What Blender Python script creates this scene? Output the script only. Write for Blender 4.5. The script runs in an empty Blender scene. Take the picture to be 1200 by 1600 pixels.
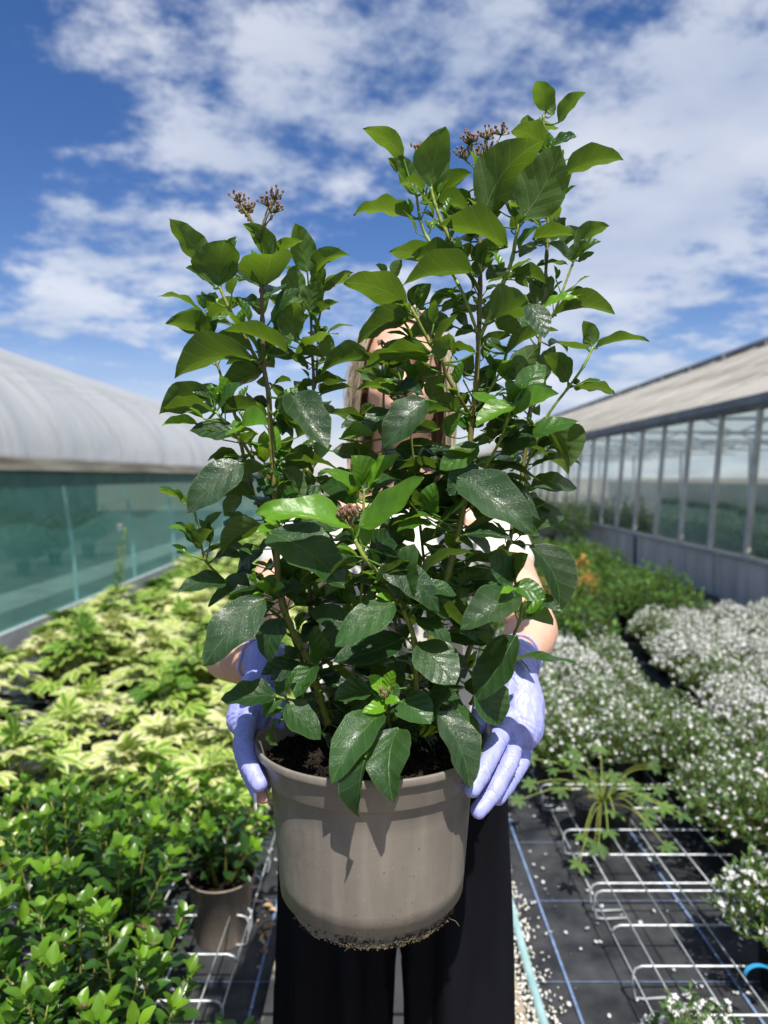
import bpy, bmesh, math, random
import numpy as np
from mathutils import Vector, Matrix, Euler, Quaternion, noise
R = math.radians
random.seed(7)
scene = bpy.context.scene
COL = scene.collection

# ------------------------------------------------------------------ camera, sky, sun, exposure
PITCH = math.atan(55/1110)
CAM = Vector((0, 0, 1.35))
cd = bpy.data.cameras.new("Camera")
cam = bpy.data.objects.new("Camera", cd); COL.objects.link(cam)
cam.location = CAM
cam.rotation_euler = (math.pi/2 - PITCH, 0, 0)
cd.sensor_fit = 'VERTICAL'; cd.sensor_height = 36; cd.sensor_width = 27
cd.lens = 1110/1600*36
cd.clip_start = 0.02; cd.clip_end = 2000
cd.dof.use_dof = True; cd.dof.focus_distance = 0.81; cd.dof.aperture_fstop = 4.3
scene.camera = cam
scene.render.resolution_x = 768; scene.render.resolution_y = 1024
scene.view_settings.view_transform = 'Standard'
scene.view_settings.look = 'None'
scene.view_settings.gamma = 1
scene.view_settings.exposure = 0.56

SUN_EL, SUN_AZ = R(58), R(14)      # behind the camera, a little to the right
sdir = Vector((math.sin(SUN_AZ)*math.cos(SUN_EL), -math.cos(SUN_AZ)*math.cos(SUN_EL), math.sin(SUN_EL)))
ld = bpy.data.lights.new("Sun", 'SUN'); ld.energy = 4.7; ld.angle = R(0.55); ld.color = (1, .955, .88)
sun = bpy.data.objects.new("Sun", ld); COL.objects.link(sun)
sun.rotation_euler = sdir.to_track_quat('Z', 'Y').to_euler()

world = bpy.data.worlds.new("World"); scene.world = world; world.use_nodes = True
wn, wl = world.node_tree.nodes, world.node_tree.links
wn.clear()
def N(tree, typ, **kw):
    n = tree.nodes.new(typ)
    for k, v in kw.items():
        if k.startswith('i_'): n.inputs[k[2:].replace('_', ' ')].default_value = v
        else: setattr(n, k, v)
    return n
def build_world():
    t = world.node_tree
    L = t.links.new
    sky = N(t, 'ShaderNodeTexSky', sky_type='NISHITA', sun_disc=False, sun_elevation=SUN_EL, sun_rotation=math.pi-SUN_AZ,
            altitude=0, air_density=1.0, dust_density=0.3, ozone_density=2.5)
    hs = N(t, 'ShaderNodeHueSaturation'); hs.inputs['Saturation'].default_value = 1.30; hs.inputs['Value'].default_value = 1.02
    tn_ = N(t, 'ShaderNodeMixRGB', blend_type='MULTIPLY'); tn_.inputs[0].default_value = 1; tn_.inputs[2].default_value = (1.05, .93, 1.0, 1); L(sky.outputs[0], tn_.inputs[1]); L(tn_.outputs[0], hs.inputs['Color'])
    tc = N(t, 'ShaderNodeTexCoord')
    sep = N(t, 'ShaderNodeSeparateXYZ'); L(tc.outputs['Generated'], sep.inputs[0])
    def math_(op, a, b=None, clamp=False):
        m = N(t, 'ShaderNodeMath', operation=op, use_clamp=clamp)
        for i, v in enumerate((a, b)):
            if v is None: continue
            if isinstance(v, (int, float)): m.inputs[i].default_value = v
            else: L(v, m.inputs[i])
        return m.outputs[0]
    zz = math_('ADD', math_('MAXIMUM', sep.outputs[2], 0), .16)
    px = math_('DIVIDE', sep.outputs[0], zz); py = math_('DIVIDE', sep.outputs[1], zz)
    cmb = N(t, 'ShaderNodeCombineXYZ'); L(px, cmb.inputs[0]); L(py, cmb.inputs[1])
    mp = N(t, 'ShaderNodeMapping'); L(cmb.outputs[0], mp.inputs[0])
    mp.inputs['Location'].default_value = (3.1, 1.7, 0); mp.inputs['Rotation'].default_value = (0, 0, R(-24)); mp.inputs['Scale'].default_value = (.95, 1.0, 1)
    big = N(t, 'ShaderNodeTexNoise'); big.inputs['Scale'].default_value = 1.05; big.inputs['Detail'].default_value = 2; big.inputs['Distortion'].default_value = .2
    L(mp.outputs[0], big.inputs['Vector'])
    det = N(t, 'ShaderNodeTexNoise'); det.inputs['Scale'].default_value = 4.6; det.inputs['Detail'].default_value = 9; det.inputs['Roughness'].default_value = .67; det.inputs['Distortion'].default_value = .0
    L(mp.outputs[0], det.inputs['Vector'])
    s = math_('ADD', math_('MULTIPLY', big.outputs[0], .86), math_('MULTIPLY', det.outputs[0], .78))
    # more cloud to the right and towards the middle heights
    s = math_('ADD', s, math_('MULTIPLY', sep.outputs[0], .24))
    mr = N(t, 'ShaderNodeMapRange', interpolation_type='SMOOTHSTEP'); L(s, mr.inputs[0])
    mr.inputs[1].default_value = .725; mr.inputs[2].default_value = .925; mr.inputs[3].default_value = 0; mr.inputs[4].default_value = .80
    # pale band low on the horizon
    hz = N(t, 'ShaderNodeMapRange', interpolation_type='SMOOTHSTEP'); L(sep.outputs[2], hz.inputs[0])
    hz.inputs[1].default_value = .22; hz.inputs[2].default_value = -.02; hz.inputs[3].default_value = 0; hz.inputs[4].default_value = .65
    cov = math_('MAXIMUM', mr.outputs[0], hz.outputs[0])
    # cloud tone: bright tops, blue-grey bellies
    d2 = N(t, 'ShaderNodeTexNoise'); d2.inputs['Scale'].default_value = 2.3; d2.inputs['Detail'].default_value = 6; L(mp.outputs[0], d2.inputs['Vector'])
    cr = N(t, 'ShaderNodeMapRange'); L(d2.outputs[0], cr.inputs[0]); cr.inputs[1].default_value = .35; cr.inputs[2].default_value = .68
    cm = N(t, 'ShaderNodeMixRGB'); L(cr.outputs[0], cm.inputs[0])
    cm.inputs[1].default_value = (4.2, 4.9, 6.3, 1); cm.inputs[2].default_value = (7.3, 7.6, 8.2, 1)
    mix = N(t, 'ShaderNodeMixRGB'); L(cov, mix.inputs[0]); L(hs.outputs[0], mix.inputs[1]); L(cm.outputs[0], mix.inputs[2])
    bg = N(t, 'ShaderNodeBackground'); bg.inputs[1].default_value = .081; L(mix.outputs[0], bg.inputs[0])
    out = N(t, 'ShaderNodeOutputWorld'); L(bg.outputs[0], out.inputs[0])
build_world()

def at(px, py, Y):
    """point seen at photo pixel (1200x1600), at distance Y in front of the camera"""
    x = (px-600)/1110; u = -(py-800)/1110
    fy = math.cos(PITCH) + u*math.sin(PITCH); fz = -math.sin(PITCH) + u*math.cos(PITCH)
    k = Y/fy
    return Vector((x*k, Y, CAM.z + fz*k))

# ------------------------------------------------------------------ helpers
def tag(o, label=None, cat=None, group=None, kind=None):
    if label: o['label'] = label
    if cat: o['category'] = cat
    if group: o['group'] = group
    if kind: o['kind'] = kind
    return o
def empty(name, loc=(0, 0, 0), rz=0, label=None, cat=None, group=None):
    o = bpy.data.objects.new(name, None); COL.objects.link(o)
    o.empty_display_size = .05
    o.location = loc; o.rotation_euler = (0, 0, rz)
    return tag(o, label, cat, group)
class MB:
    def __init__(s): s.v = []; s.f = []; s.luv = []; s.col = []; s.mi = []; s.attr = False
    def add(s, vs, fs, luv=None, col=None, mi=0):
        b = len(s.v); s.v.extend([tuple(p) for p in vs]); s.f.extend([tuple(i+b for i in f) for f in fs]); s.mi.extend([mi]*len(fs))
        n = len(vs)
        if luv is not None: s.attr = True
        s.luv.extend(luv if luv is not None else [(0, 0, 0)]*n)
        if isinstance(col, list): s.col.extend(col); s.attr = True
        else:
            if col is not None: s.attr = True
            s.col.extend([col if col is not None else (0, 0, 0)]*n)
    def box(s, a, b, mi=0):
        x0, y0, z0 = a; x1, y1, z1 = b
        v = [(x0,y0,z0),(x1,y0,z0),(x1,y1,z0),(x0,y1,z0),(x0,y0,z1),(x1,y0,z1),(x1,y1,z1),(x0,y1,z1)]
        s.add(v, [(0,3,2,1),(4,5,6,7),(0,1,5,4),(1,2,6,5),(2,3,7,6),(3,0,4,7)], mi=mi)
    def tube(s, pts, rad, n=8, caps=True, col=None, mi=0):
        pts = [Vector(p) for p in pts]
        if not hasattr(rad, '__len__'): rad = [rad]*len(pts)
        t0 = (pts[1]-pts[0]).normalized()
        ref = Vector((0, 0, 1)) if abs(t0.z) < .9 else Vector((1, 0, 0))
        a = t0.cross(ref).normalized()
        vs = []; fs = []
        for i, p in enumerate(pts):
            t = (pts[min(i+1, len(pts)-1)]-pts[max(i-1, 0)]).normalized()
            a = (a - t*a.dot(t)).normalized(); b = t.cross(a)
            for k in range(n):
                q = 2*math.pi*k/n
                vs.append(p+(a*math.cos(q)+b*math.sin(q))*rad[i])
        for i in range(len(pts)-1):
            for k in range(n):
                k2 = (k+1) % n
                fs.append((i*n+k, i*n+k2, (i+1)*n+k2, (i+1)*n+k))
        if caps:
            fs.append(tuple(range(n))[::-1]); fs.append(tuple((len(pts)-1)*n+k for k in range(n)))
        s.add(vs, fs, col=col, mi=mi)
    def lathe(s, prof, c=(0, 0, 0), n=64, mi=0, fn=None):
        vs = []; fs = []
        for i, (r, z) in enumerate(prof):
            for k in range(n):
                q = 2*math.pi*k/n
                rr = r; zz = z
                if fn: rr, zz = fn(q, r, z, i)
                vs.append((c[0]+rr*math.cos(q), c[1]+rr*math.sin(q), c[2]+zz))
        for i in range(len(prof)-1):
            for k in range(n):
                k2 = (k+1) % n
                fs.append((i*n+k, i*n+k2, (i+1)*n+k2, (i+1)*n+k))
        s.add(vs, fs, mi=mi)
    def ball(s, c, r, nu=6, nv=5, col=None, ax=None, mi=0):
        c = Vector(c); rx, ry, rz = (r, r, r) if not hasattr(r, '__len__') else r
        vs = []; fs = []
        for i in range(nv+1):
            th = math.pi*i/nv
            for k in range(nu):
                q = 2*math.pi*k/nu
                p = Vector((rx*math.sin(th)*math.cos(q), ry*math.sin(th)*math.sin(q), rz*math.cos(th)))
                if ax is not None: p = ax @ p
                vs.append(c+p)
        for i in range(nv):
            for k in range(nu):
                k2 = (k+1) % nu
                fs.append((i*nu+k, (i+1)*nu+k, (i+1)*nu+k2, i*nu+k2))
        s.add(vs, fs, col=col, mi=mi)
    def build(s, name, mats, parent=None, smooth=True):
        me = bpy.data.meshes.new(name)
        me.from_pydata(s.v, [], s.f)
        if not isinstance(mats, (list, tuple)): mats = [mats]
        for m in mats: me.materials.append(m)
        if len(mats) > 1: me.polygons.foreach_set('material_index', s.mi)
        if s.attr:
            a = me.attributes.new('luv', 'FLOAT_VECTOR', 'POINT'); a.data.foreach_set('vector', np.array(s.luv, dtype=np.float32).ravel())
            c = me.attributes.new('tint', 'FLOAT_VECTOR', 'POINT'); c.data.foreach_set('vector', np.array(s.col, dtype=np.float32).ravel())
        if smooth: me.polygons.foreach_set('use_smooth', [True]*len(me.polygons))
        me.update()
        o = bpy.data.objects.new(name, me); COL.objects.link(o)
        if parent is not None: o.parent = parent
        return o
def copy_tree(root, loc, rz=0, sc=1.0, label=None, group=None):
    r = root.copy(); COL.objects.link(r); r.location = loc; r.rotation_euler = (0, 0, rz); r.scale = (sc, sc, sc)
    if label: r['label'] = label
    if group: r['group'] = group
    for ch in list(root.children):
        c = ch.copy(); COL.objects.link(c); c.parent = r
        for g in list(ch.children):
            d = g.copy(); COL.objects.link(d); d.parent = c
    return r
def catmull(pts, sub=6):
    out = []
    P = [pts[0]] + list(pts) + [pts[-1]]
    for i in range(1, len(P)-2):
        a, b, c, d = (np.array(P[i-1]), np.array(P[i]), np.array(P[i+1]), np.array(P[i+2]))
        for k in range(sub):
            t = k/sub
            out.append(.5*((2*b)+(-a+c)*t+(2*a-5*b+4*c-d)*t*t+(-a+3*b-3*c+d)*t**3))
    out.append(np.array(pts[-1], dtype=float))
    return out

# ------------------------------------------------------------------ materials
def mat(name):
    m = bpy.data.materials.new(name); m.use_nodes = True
    t = m.node_tree; t.nodes.clear()
    out = N(t, 'ShaderNodeOutputMaterial'); p = N(t, 'ShaderNodeBsdfPrincipled')
    t.links.new(p.outputs[0], out.inputs[0])
    return m, t, p, out
def rgb(c): return (c[0], c[1], c[2], 1)
def noisy(name, c1, c2, scale=8, detail=6, rough=.7, bump=.0, bscale=None, spec=.4, metal=0, lo=.35, hi=.65, bdist=.01, stretch=(1, 1, 1), coat=0, transl=None):
    m, t, p, out = mat(name); L = t.links.new
    tc = N(t, 'ShaderNodeTexCoord'); mp = N(t, 'ShaderNodeMapping'); mp.inputs['Scale'].default_value = stretch
    L(tc.outputs['Object'], mp.inputs[0])
    nz = N(t, 'ShaderNodeTexNoise'); nz.inputs['Scale'].default_value = scale; nz.inputs['Detail'].default_value = detail; L(mp.outputs[0], nz.inputs['Vector'])
    cr = N(t, 'ShaderNodeValToRGB'); cr.color_ramp.elements[0].position = lo; cr.color_ramp.elements[1].position = hi
    cr.color_ramp.elements[0].color = rgb(c1); cr.color_ramp.elements[1].color = rgb(c2)
    L(nz.outputs[0], cr.inputs[0]); L(cr.outputs[0], p.inputs['Base Color'])
    p.inputs['Roughness'].default_value = rough; p.inputs['Specular IOR Level'].default_value = spec; p.inputs['Metallic'].default_value = metal
    p.inputs['Coat Weight'].default_value = coat
    if bump:
        n2 = N(t, 'ShaderNodeTexNoise'); n2.inputs['Scale'].default_value = bscale or scale*6; n2.inputs['Detail'].default_value = 5; L(mp.outputs[0], n2.inputs['Vector'])
        b = N(t, 'ShaderNodeBump'); b.inputs['Strength'].default_value = bump; b.inputs['Distance'].default_value = bdist
        L(n2.outputs[0], b.inputs['Height']); L(b.outputs[0], p.inputs['Normal'])
    if transl:
        tr = N(t, 'ShaderNodeBsdfTranslucent'); tr.inputs[0].default_value = rgb(transl)
        mx = N(t, 'ShaderNodeMixShader'); mx.inputs[0].default_value = .35
        L(p.outputs[0], mx.inputs[1]); L(tr.outputs[0], mx.inputs[2]); L(mx.outputs[0], out.inputs[0])
    return m

def leaf_material(name, old_c, mid_c, young_c, under, trans, veins=True, dust=True, transl=.3, spec=.42, rough=.34, bumps=1.25):
    """tint.x = age (0 old .. 1 young), tint.y = random per leaf, tint.z = dust amount; luv = (along, across/length, across -1..1)"""
    m, t, p, out = mat(name); L = t.links.new
    def M(op, a, b=None, c=None, clamp=False):
        n = N(t, 'ShaderNodeMath', operation=op, use_clamp=clamp)
        for i, v in enumerate((a, b, c)):
            if v is None: continue
            if isinstance(v, (int, float)): n.inputs[i].default_value = v
            else: L(v, n.inputs[i])
        return n.outputs[0]
    def MIX(f, a, b, bt='MIX'):
        n = N(t, 'ShaderNodeMixRGB', blend_type=bt)
        for i, v in enumerate((f, a, b)):
            if isinstance(v, (int, float)): n.inputs[i].default_value = v
            elif isinstance(v, tuple): n.inputs[i].default_value = rgb(v)
            else: L(v, n.inputs[i])
        return n.outputs[0]
    tt = N(t, 'ShaderNodeAttribute', attribute_name='tint'); ts = N(t, 'ShaderNodeSeparateXYZ'); L(tt.outputs['Vector'], ts.inputs[0])
    uv = N(t, 'ShaderNodeAttribute', attribute_name='luv'); us = N(t, 'ShaderNodeSeparateXYZ'); L(uv.outputs['Vector'], us.inputs[0])
    tc = N(t, 'ShaderNodeTexCoord')
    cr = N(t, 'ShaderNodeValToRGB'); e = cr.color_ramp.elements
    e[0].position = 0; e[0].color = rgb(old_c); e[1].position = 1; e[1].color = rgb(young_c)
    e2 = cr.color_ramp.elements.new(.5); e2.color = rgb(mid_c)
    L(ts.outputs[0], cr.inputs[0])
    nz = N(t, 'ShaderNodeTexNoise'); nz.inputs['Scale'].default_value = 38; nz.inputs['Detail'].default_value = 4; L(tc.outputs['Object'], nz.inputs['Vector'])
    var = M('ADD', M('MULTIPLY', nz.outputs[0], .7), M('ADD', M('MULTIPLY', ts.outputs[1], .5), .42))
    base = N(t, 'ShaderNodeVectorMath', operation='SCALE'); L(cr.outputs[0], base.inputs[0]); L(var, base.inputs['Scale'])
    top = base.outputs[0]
    av = M('ABSOLUTE', us.outputs[1])
    height = None
    if veins:
        mid = M('SUBTRACT', 1, M('DIVIDE', av, .0085), clamp=True)
        tq = M('SUBTRACT', us.outputs[0], M('MULTIPLY', M('POWER', M('ADD', av, .0001), .8), .80))
        fr = M('FRACT', M('MULTIPLY', tq, 4.6))
        lat = M('SUBTRACT', 1, M('DIVIDE', M('ABSOLUTE', M('SUBTRACT', fr, .5)), .04), clamp=True)
        lat = M('MULTIPLY', lat, .55)
        vein = M('MAXIMUM', mid, lat)
        vor = N(t, 'ShaderNodeTexVoronoi', feature='DISTANCE_TO_EDGE'); vor.inputs['Scale'].default_value = 430; L(tc.outputs['Object'], vor.inputs['Vector'])
        ret = M('SUBTRACT', 1, M('MULTIPLY', vor.outputs[0], 9), clamp=True)
        top = MIX(M('MULTIPLY', vein, .62), top, MIX(.5, cr.outputs[0], (.24, .40, .10)))
        pil = M('ABSOLUTE', M('SUBTRACT', fr, .5))
        height = M('ADD', M('MULTIPLY', pil, -1.3), M('ADD', M('MULTIPLY', mid, -.7), M('MULTIPLY', M('MULTIPLY', ret, -.14), M('SUBTRACT', 1, ts.outputs[0]))))
        n3 = N(t, 'ShaderNodeTexNoise'); n3.inputs['Scale'].default_value = 120; n3.inputs['Detail'].default_value = 3; L(tc.outputs['Object'], n3.inputs['Vector'])
        height = M('ADD', height, M('MULTIPLY', n3.outputs[0], .8))
    rgh = rough
    if dust:
        dn = N(t, 'ShaderNodeTexNoise'); dn.inputs['Scale'].default_value = 420; dn.inputs['Detail'].default_value = 5; dn.inputs['Roughness'].default_value = .7; L(tc.outputs['Object'], dn.inputs['Vector'])
        dl = N(t, 'ShaderNodeTexNoise'); dl.inputs['Scale'].default_value = 26; dl.inputs['Detail'].default_value = 2; L(tc.outputs['Object'], dl.inputs['Vector'])
        ridge = M('SUBTRACT', 1, M('MULTIPLY', M('ABSOLUTE', M('SUBTRACT', dn.outputs[0], .5)), 22), clamp=True)
        fl = M('MULTIPLY', ridge, M('MULTIPLY', M('SUBTRACT', dl.outputs[0], .38, clamp=True), 5, clamp=True))
        film = M('MULTIPLY', M('SUBTRACT', dl.outputs[0], .40, clamp=True), 2.6, clamp=True)
        df = M('MULTIPLY', ts.outputs[2], M('ADD', M('MULTIPLY', fl, .24), M('MULTIPLY', film, .14)), clamp=True)
        top = MIX(df, top, (.24, .31, .22))
    if veins:
        sp_ = N(t, 'ShaderNodeTexNoise'); sp_.inputs['Scale'].default_value = 75; sp_.inputs['Detail'].default_value = 4; sp_.inputs['Roughness'].default_value = .7; L(tc.outputs['Object'], sp_.inputs['Vector'])
        spm = M('MULTIPLY', M('MULTIPLY', M('SUBTRACT', sp_.outputs[0], .70, clamp=True), 30, clamp=True), M('SUBTRACT', 1, ts.outputs[0], clamp=True))
        top = MIX(M('MULTIPLY', spm, .7), top, (.14, .10, .035))
        edge = M('MULTIPLY', M('SUBTRACT', M('ABSOLUTE', us.outputs[2]), .93, clamp=True), 8, clamp=True)
        top = MIX(edge, top, MIX(.5, cr.outputs[0], (.20, .30, .08)))
    geo = N(t, 'ShaderNodeNewGeometry')
    und = MIX(.42, top, under)
    if veins: und = MIX(M('MULTIPLY', vein, .8), MIX(.6, cr.outputs[0], under), (.26, .38, .14))
    col = MIX(geo.outputs['Backfacing'], top, und)
    L(col, p.inputs['Base Color'])
    rg = M('ADD', rgh, M('MULTIPLY', geo.outputs['Backfacing'], .25)); L(rg, p.inputs['Roughness'])
    p.inputs['Specular IOR Level'].default_value = spec
    if height is not None:
        b = N(t, 'ShaderNodeBump'); b.inputs['Strength'].default_value = .55*bumps; b.inputs['Distance'].default_value = .0011; L(height, b.inputs['Height']); L(b.outputs[0], p.inputs['Normal'])
    tr = N(t, 'ShaderNodeBsdfTranslucent')
    tcol = MIX(ts.outputs[0], trans, (trans[0]*1.5, trans[1]*1.35, trans[2]*1.2))
    if veins: tcol = MIX(M('MULTIPLY', vein, .65), tcol, (.36, .48, .14))
    L(tcol, tr.inputs[0])
    mx = N(t, 'ShaderNodeMixShader')
    L(M('ADD', M('MULTIPLY', ts.outputs[0], transl*.55), transl*.5, clamp=True), mx.inputs[0]); L(p.outputs[0], mx.inputs[1]); L(tr.outputs[0], mx.inputs[2])
    L(mx.outputs[0], out.inputs[0])
    return m
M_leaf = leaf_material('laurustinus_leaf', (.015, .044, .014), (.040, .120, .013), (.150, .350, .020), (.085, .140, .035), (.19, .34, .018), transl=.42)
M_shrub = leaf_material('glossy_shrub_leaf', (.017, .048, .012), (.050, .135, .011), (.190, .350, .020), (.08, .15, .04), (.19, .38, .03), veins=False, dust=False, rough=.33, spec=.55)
M_soft = leaf_material('soft_leaf', (.026, .066, .014), (.065, .150, .020), (.17, .30, .03), (.10, .16, .06), (.18, .32, .05), veins=False, dust=False, rough=.5)

def bark_like(name, c1, c2, c3):
    m, t, p, out = mat(name); L = t.links.new
    a = N(t, 'ShaderNodeAttribute', attribute_name='tint'); s = N(t, 'ShaderNodeSeparateXYZ'); L(a.outputs['Vector'], s.inputs[0])
    tc = N(t, 'ShaderNodeTexCoord'); nz = N(t, 'ShaderNodeTexNoise'); nz.inputs['Scale'].default_value = 160; nz.inputs['Detail'].default_value = 5; L(tc.outputs['Object'], nz.inputs['Vector'])
    cr = N(t, 'ShaderNodeValToRGB'); e = cr.color_ramp.elements; e[0].color = rgb(c1); e[1].color = rgb(c3); k = e.new(.5); k.color = rgb(c2)
    L(s.outputs[0], cr.inputs[0])
    v = N(t, 'ShaderNodeVectorMath', operation='SCALE'); L(cr.outputs[0], v.inputs[0])
    mm = N(t, 'ShaderNodeMath', operation='ADD'); L(nz.outputs[0], mm.inputs[0]); mm.inputs[1].default_value = .5; L(mm.outputs[0], v.inputs['Scale'])
    L(v.outputs[0], p.inputs['Base Color']); p.inputs['Roughness'].default_value = .5
    b = N(t, 'ShaderNodeBump'); b.inputs['Strength'].default_value = .5; b.inputs['Distance'].default_value = .001; L(nz.outputs[0], b.inputs['Height']); L(b.outputs[0], p.inputs['Normal'])
    return m
M_stem = bark_like('stem_bark', (.075, .040, .025), (.16, .15, .03), (.26, .36, .06))
M_bud = noisy('flower_buds', (.085, .060, .028), (.28, .13, .10), scale=240, rough=.6, lo=.35, hi=.62)
M_budstalk = noisy('bud_stalks', (.10, .14, .03), (.24, .16, .07), scale=90, rough=.6)
M_soil = noisy('potting_soil', (.004, .003, .0025), (.035, .022, .014), scale=120, rough=.95, bump=1, bscale=300, spec=.2, lo=.4, hi=.75, bdist=.004)

def pot_material(name, base, dirty=True):
    m, t, p, out = mat(name); L = t.links.new
    def M(op, a, b=None, clamp=False):
        n = N(t, 'ShaderNodeMath', operation=op, use_clamp=clamp)
        for i, v in enumerate((a, b)):
            if v is None: continue
            if isinstance(v, (int, float)): n.inputs[i].default_value = v
            else: L(v, n.inputs[i])
        return n.outputs[0]
    tc = N(t, 'ShaderNodeTexCoord'); sp = N(t, 'ShaderNodeSeparateXYZ'); L(tc.outputs['Object'], sp.inputs[0])
    def nz(scale, detail=5, st=(1, 1, 1), rough=.5):
        mp = N(t, 'ShaderNodeMapping'); mp.inputs['Scale'].default_value = st; L(tc.outputs['Object'], mp.inputs[0])
        n = N(t, 'ShaderNodeTexNoise'); n.inputs['Scale'].default_value = scale; n.inputs['Detail'].default_value = detail; n.inputs['Roughness'].default_value = rough; L(mp.outputs[0], n.inputs['Vector']); return n.outputs[0]
    def mix(f, a, b):
        n = N(t, 'ShaderNodeMixRGB')
        for i, v in enumerate((f, a, b)):
            if isinstance(v, (int, float)): n.inputs[i].default_value = v
            elif isinstance(v, tuple): n.inputs[i].default_value = rgb(v)
            else: L(v, n.inputs[i])
        return n.outputs[0]
    b = tuple(base)
    c = mix(M('MULTIPLY', M('SUBTRACT', nz(14, 6), .35, True), 2.2, True), b, tuple(x*1.25 for x in b))
    # vertical dried-water streaks
    st = M('MULTIPLY', M('SUBTRACT', nz(60, 4, (1, 1, .06)), .50, True), 3.5, True)
    c = mix(M('MULTIPLY', st, .55), c, tuple(x*1.6 for x in b))
    sd = M('MULTIPLY', M('SUBTRACT', nz(38, 5, (1, 1, .10)), .56, True), 4.5, True)
    c = mix(M('MULTIPLY', sd, .40), c, tuple(x*.62 for x in b))
    sc_ = M('MULTIPLY', M('SUBTRACT', nz(150, 3, (.25, 1, 2.5)), .66, True), 12, True)
    c = mix(M('MULTIPLY', sc_, .35), c, tuple(x*1.9 for x in b))
    if dirty:
        low = N(t, 'ShaderNodeMapRange'); L(sp.outputs[2], low.inputs[0]); low.inputs[1].default_value = .175; low.inputs[2].default_value = .0
        speck = M('MULTIPLY', M('SUBTRACT', M('ADD', nz(330, 3, (1, 1, .6)), M('MULTIPLY', low.outputs[0], .085)), .735, True), 26, True)
        c = mix(M('MULTIPLY', speck, .85), c, (.028, .018, .012))
        pale = M('MULTIPLY', M('SUBTRACT', M('ADD', nz(190, 3, (1, 1, 1.3)), M('MULTIPLY', low.outputs[0], .06)), .74, True), 18, True)
        c = mix(M('MULTIPLY', pale, .6), c, (.50, .44, .36))
        lo2 = N(t, 'ShaderNodeMapRange'); L(sp.outputs[2], lo2.inputs[0]); lo2.inputs[1].default_value = .13; lo2.inputs[2].default_value = .0
        sm = M('MULTIPLY', M('MULTIPLY', M('SUBTRACT', nz(24, 8, (1, 1, .5), .7), .47, True), 5, True), lo2.outputs[0])
        c = mix(M('MULTIPLY', sm, .36), c, (.105, .085, .060))
        # clay splash on the left flank
        sc = M('MULTIPLY', M('MULTIPLY', M('SUBTRACT', M('MULTIPLY', sp.outputs[0], -1), .055, True), 14, True), M('MULTIPLY', M('SUBTRACT', nz(35, 8, (1, 1, .7), .7), .47, True), 6, True))
        c = mix(M('MULTIPLY', sc, .45), c, (.40, .37, .33))
    L(c, p.inputs['Base Color'])
    p.inputs['Roughness'].default_value = .42; p.inputs['Specular IOR Level'].default_value = .45
    bp = N(t, 'ShaderNodeBump'); bp.inputs['Strength'].default_value = .25; bp.inputs['Distance'].default_value = .0015; L(nz(70, 6), bp.inputs['Height']); L(bp.outputs[0], p.inputs['Normal'])
    return m
M_pot = pot_material('taupe_pot_plastic', (.172, .150, .126))
M_pot2 = pot_material('taupe_pot_plastic_plain', (.21, .175, .145), dirty=False)
M_potblack = noisy('black_pot_plastic', (.012, .012, .013), (.03, .03, .03), rough=.45)
M_crumb = noisy('dried_soil_crumbs', (.030, .022, .015), (.12, .10, .055), scale=160, rough=.95, lo=.4, hi=.6)

# ------------------------------------------------------------------ leaf geometry
def leaf(mb, base, tip, nrm, W, curl=.06, fold=.12, nu=10, nv=6, tint=(.2, .5, 0), wav=.02, sharp=.0, seed=None):
    base = Vector(base); tip = Vector(tip); ax = (tip-base)*1.03; L = ax.length; a = ax/L
    n = Vector(nrm); n = (n-a*n.dot(a)).normalized(); s = a.cross(n)
    ph = random.uniform(0, 6.28); ph2 = random.uniform(0, 6.28); k1 = random.uniform(1.5, 3)
    asym = random.uniform(-.06, .06); tw = random.uniform(-.4, .4); rec = random.uniform(.0, .05)
    vs = []; luv = []; fs = []
    for i in range(nu+1):
        u = i/nu
        uu = u**.86
        w = (math.sin(math.pi*uu)**.62)*(1-.20*u)*1.12
        if u > .9: w *= 1-.12*((u-.9)/.1)
        if i == 0: w = .05
        if i == nu: w = .0
        w *= W*.5
        c = base + a*(L*u) + n*(curl*L*4*u*(1-u)) + s*(asym*L*math.sin(math.pi*u)*1.5)
        ang = tw*(u-.35); s_, n_ = s*math.cos(ang)+n*math.sin(ang), n*math.cos(ang)-s*math.sin(ang)
        c = c - n*(rec*L*max(0, u-.6)**2*4)
        for j in range(nv+1):
            v = 2*j/nv-1
            av = abs(v)
            w_e = w*(1+.032*math.sin(u*17+ph2*3+v)+.014*math.sin(u*39+ph*5+2*v)) if 0 < i < nu else w
            off = s_*(v*w_e) + n_*(fold*w*(av**1.4)*1.2) + n_*(wav*L*av*av*math.sin(6.28*u*k1+ph+(1.3 if v > 0 else 0)))
            off += n_*(-.008*L*math.cos(6.28*4.6*(u-.36*av*W/L))*av*(1-av)*2)
            vs.append(c+off); luv.append((u, v*w/L, v))
    for i in range(nu):
        for j in range(nv):
            q = i*(nv+1)+j
            fs.append((q, q+1, q+nv+2, q+nv+1))
    mb.add(vs, fs, luv=luv, col=tint)
    return s

# ================================================================== THE BIG POTTED SHRUB
POTC = at(581, 1150, .84); POTC = Vector((POTC.x, .84, 0))
RIMZ = at(581, 1225, .70).z
BOTZ = at(581, 1488, .735).z
PH = RIMZ-BOTZ
shrub = empty('potted_shrub', (POTC.x, POTC.y, BOTZ), 0,
              'tall leafy evergreen shrub in a large taupe pot held up by two gloved hands', 'potted shrub')
INV = Matrix.Translation((-POTC.x, -POTC.y, -BOTZ))
def loc(p): return INV @ Vector(p)

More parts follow.
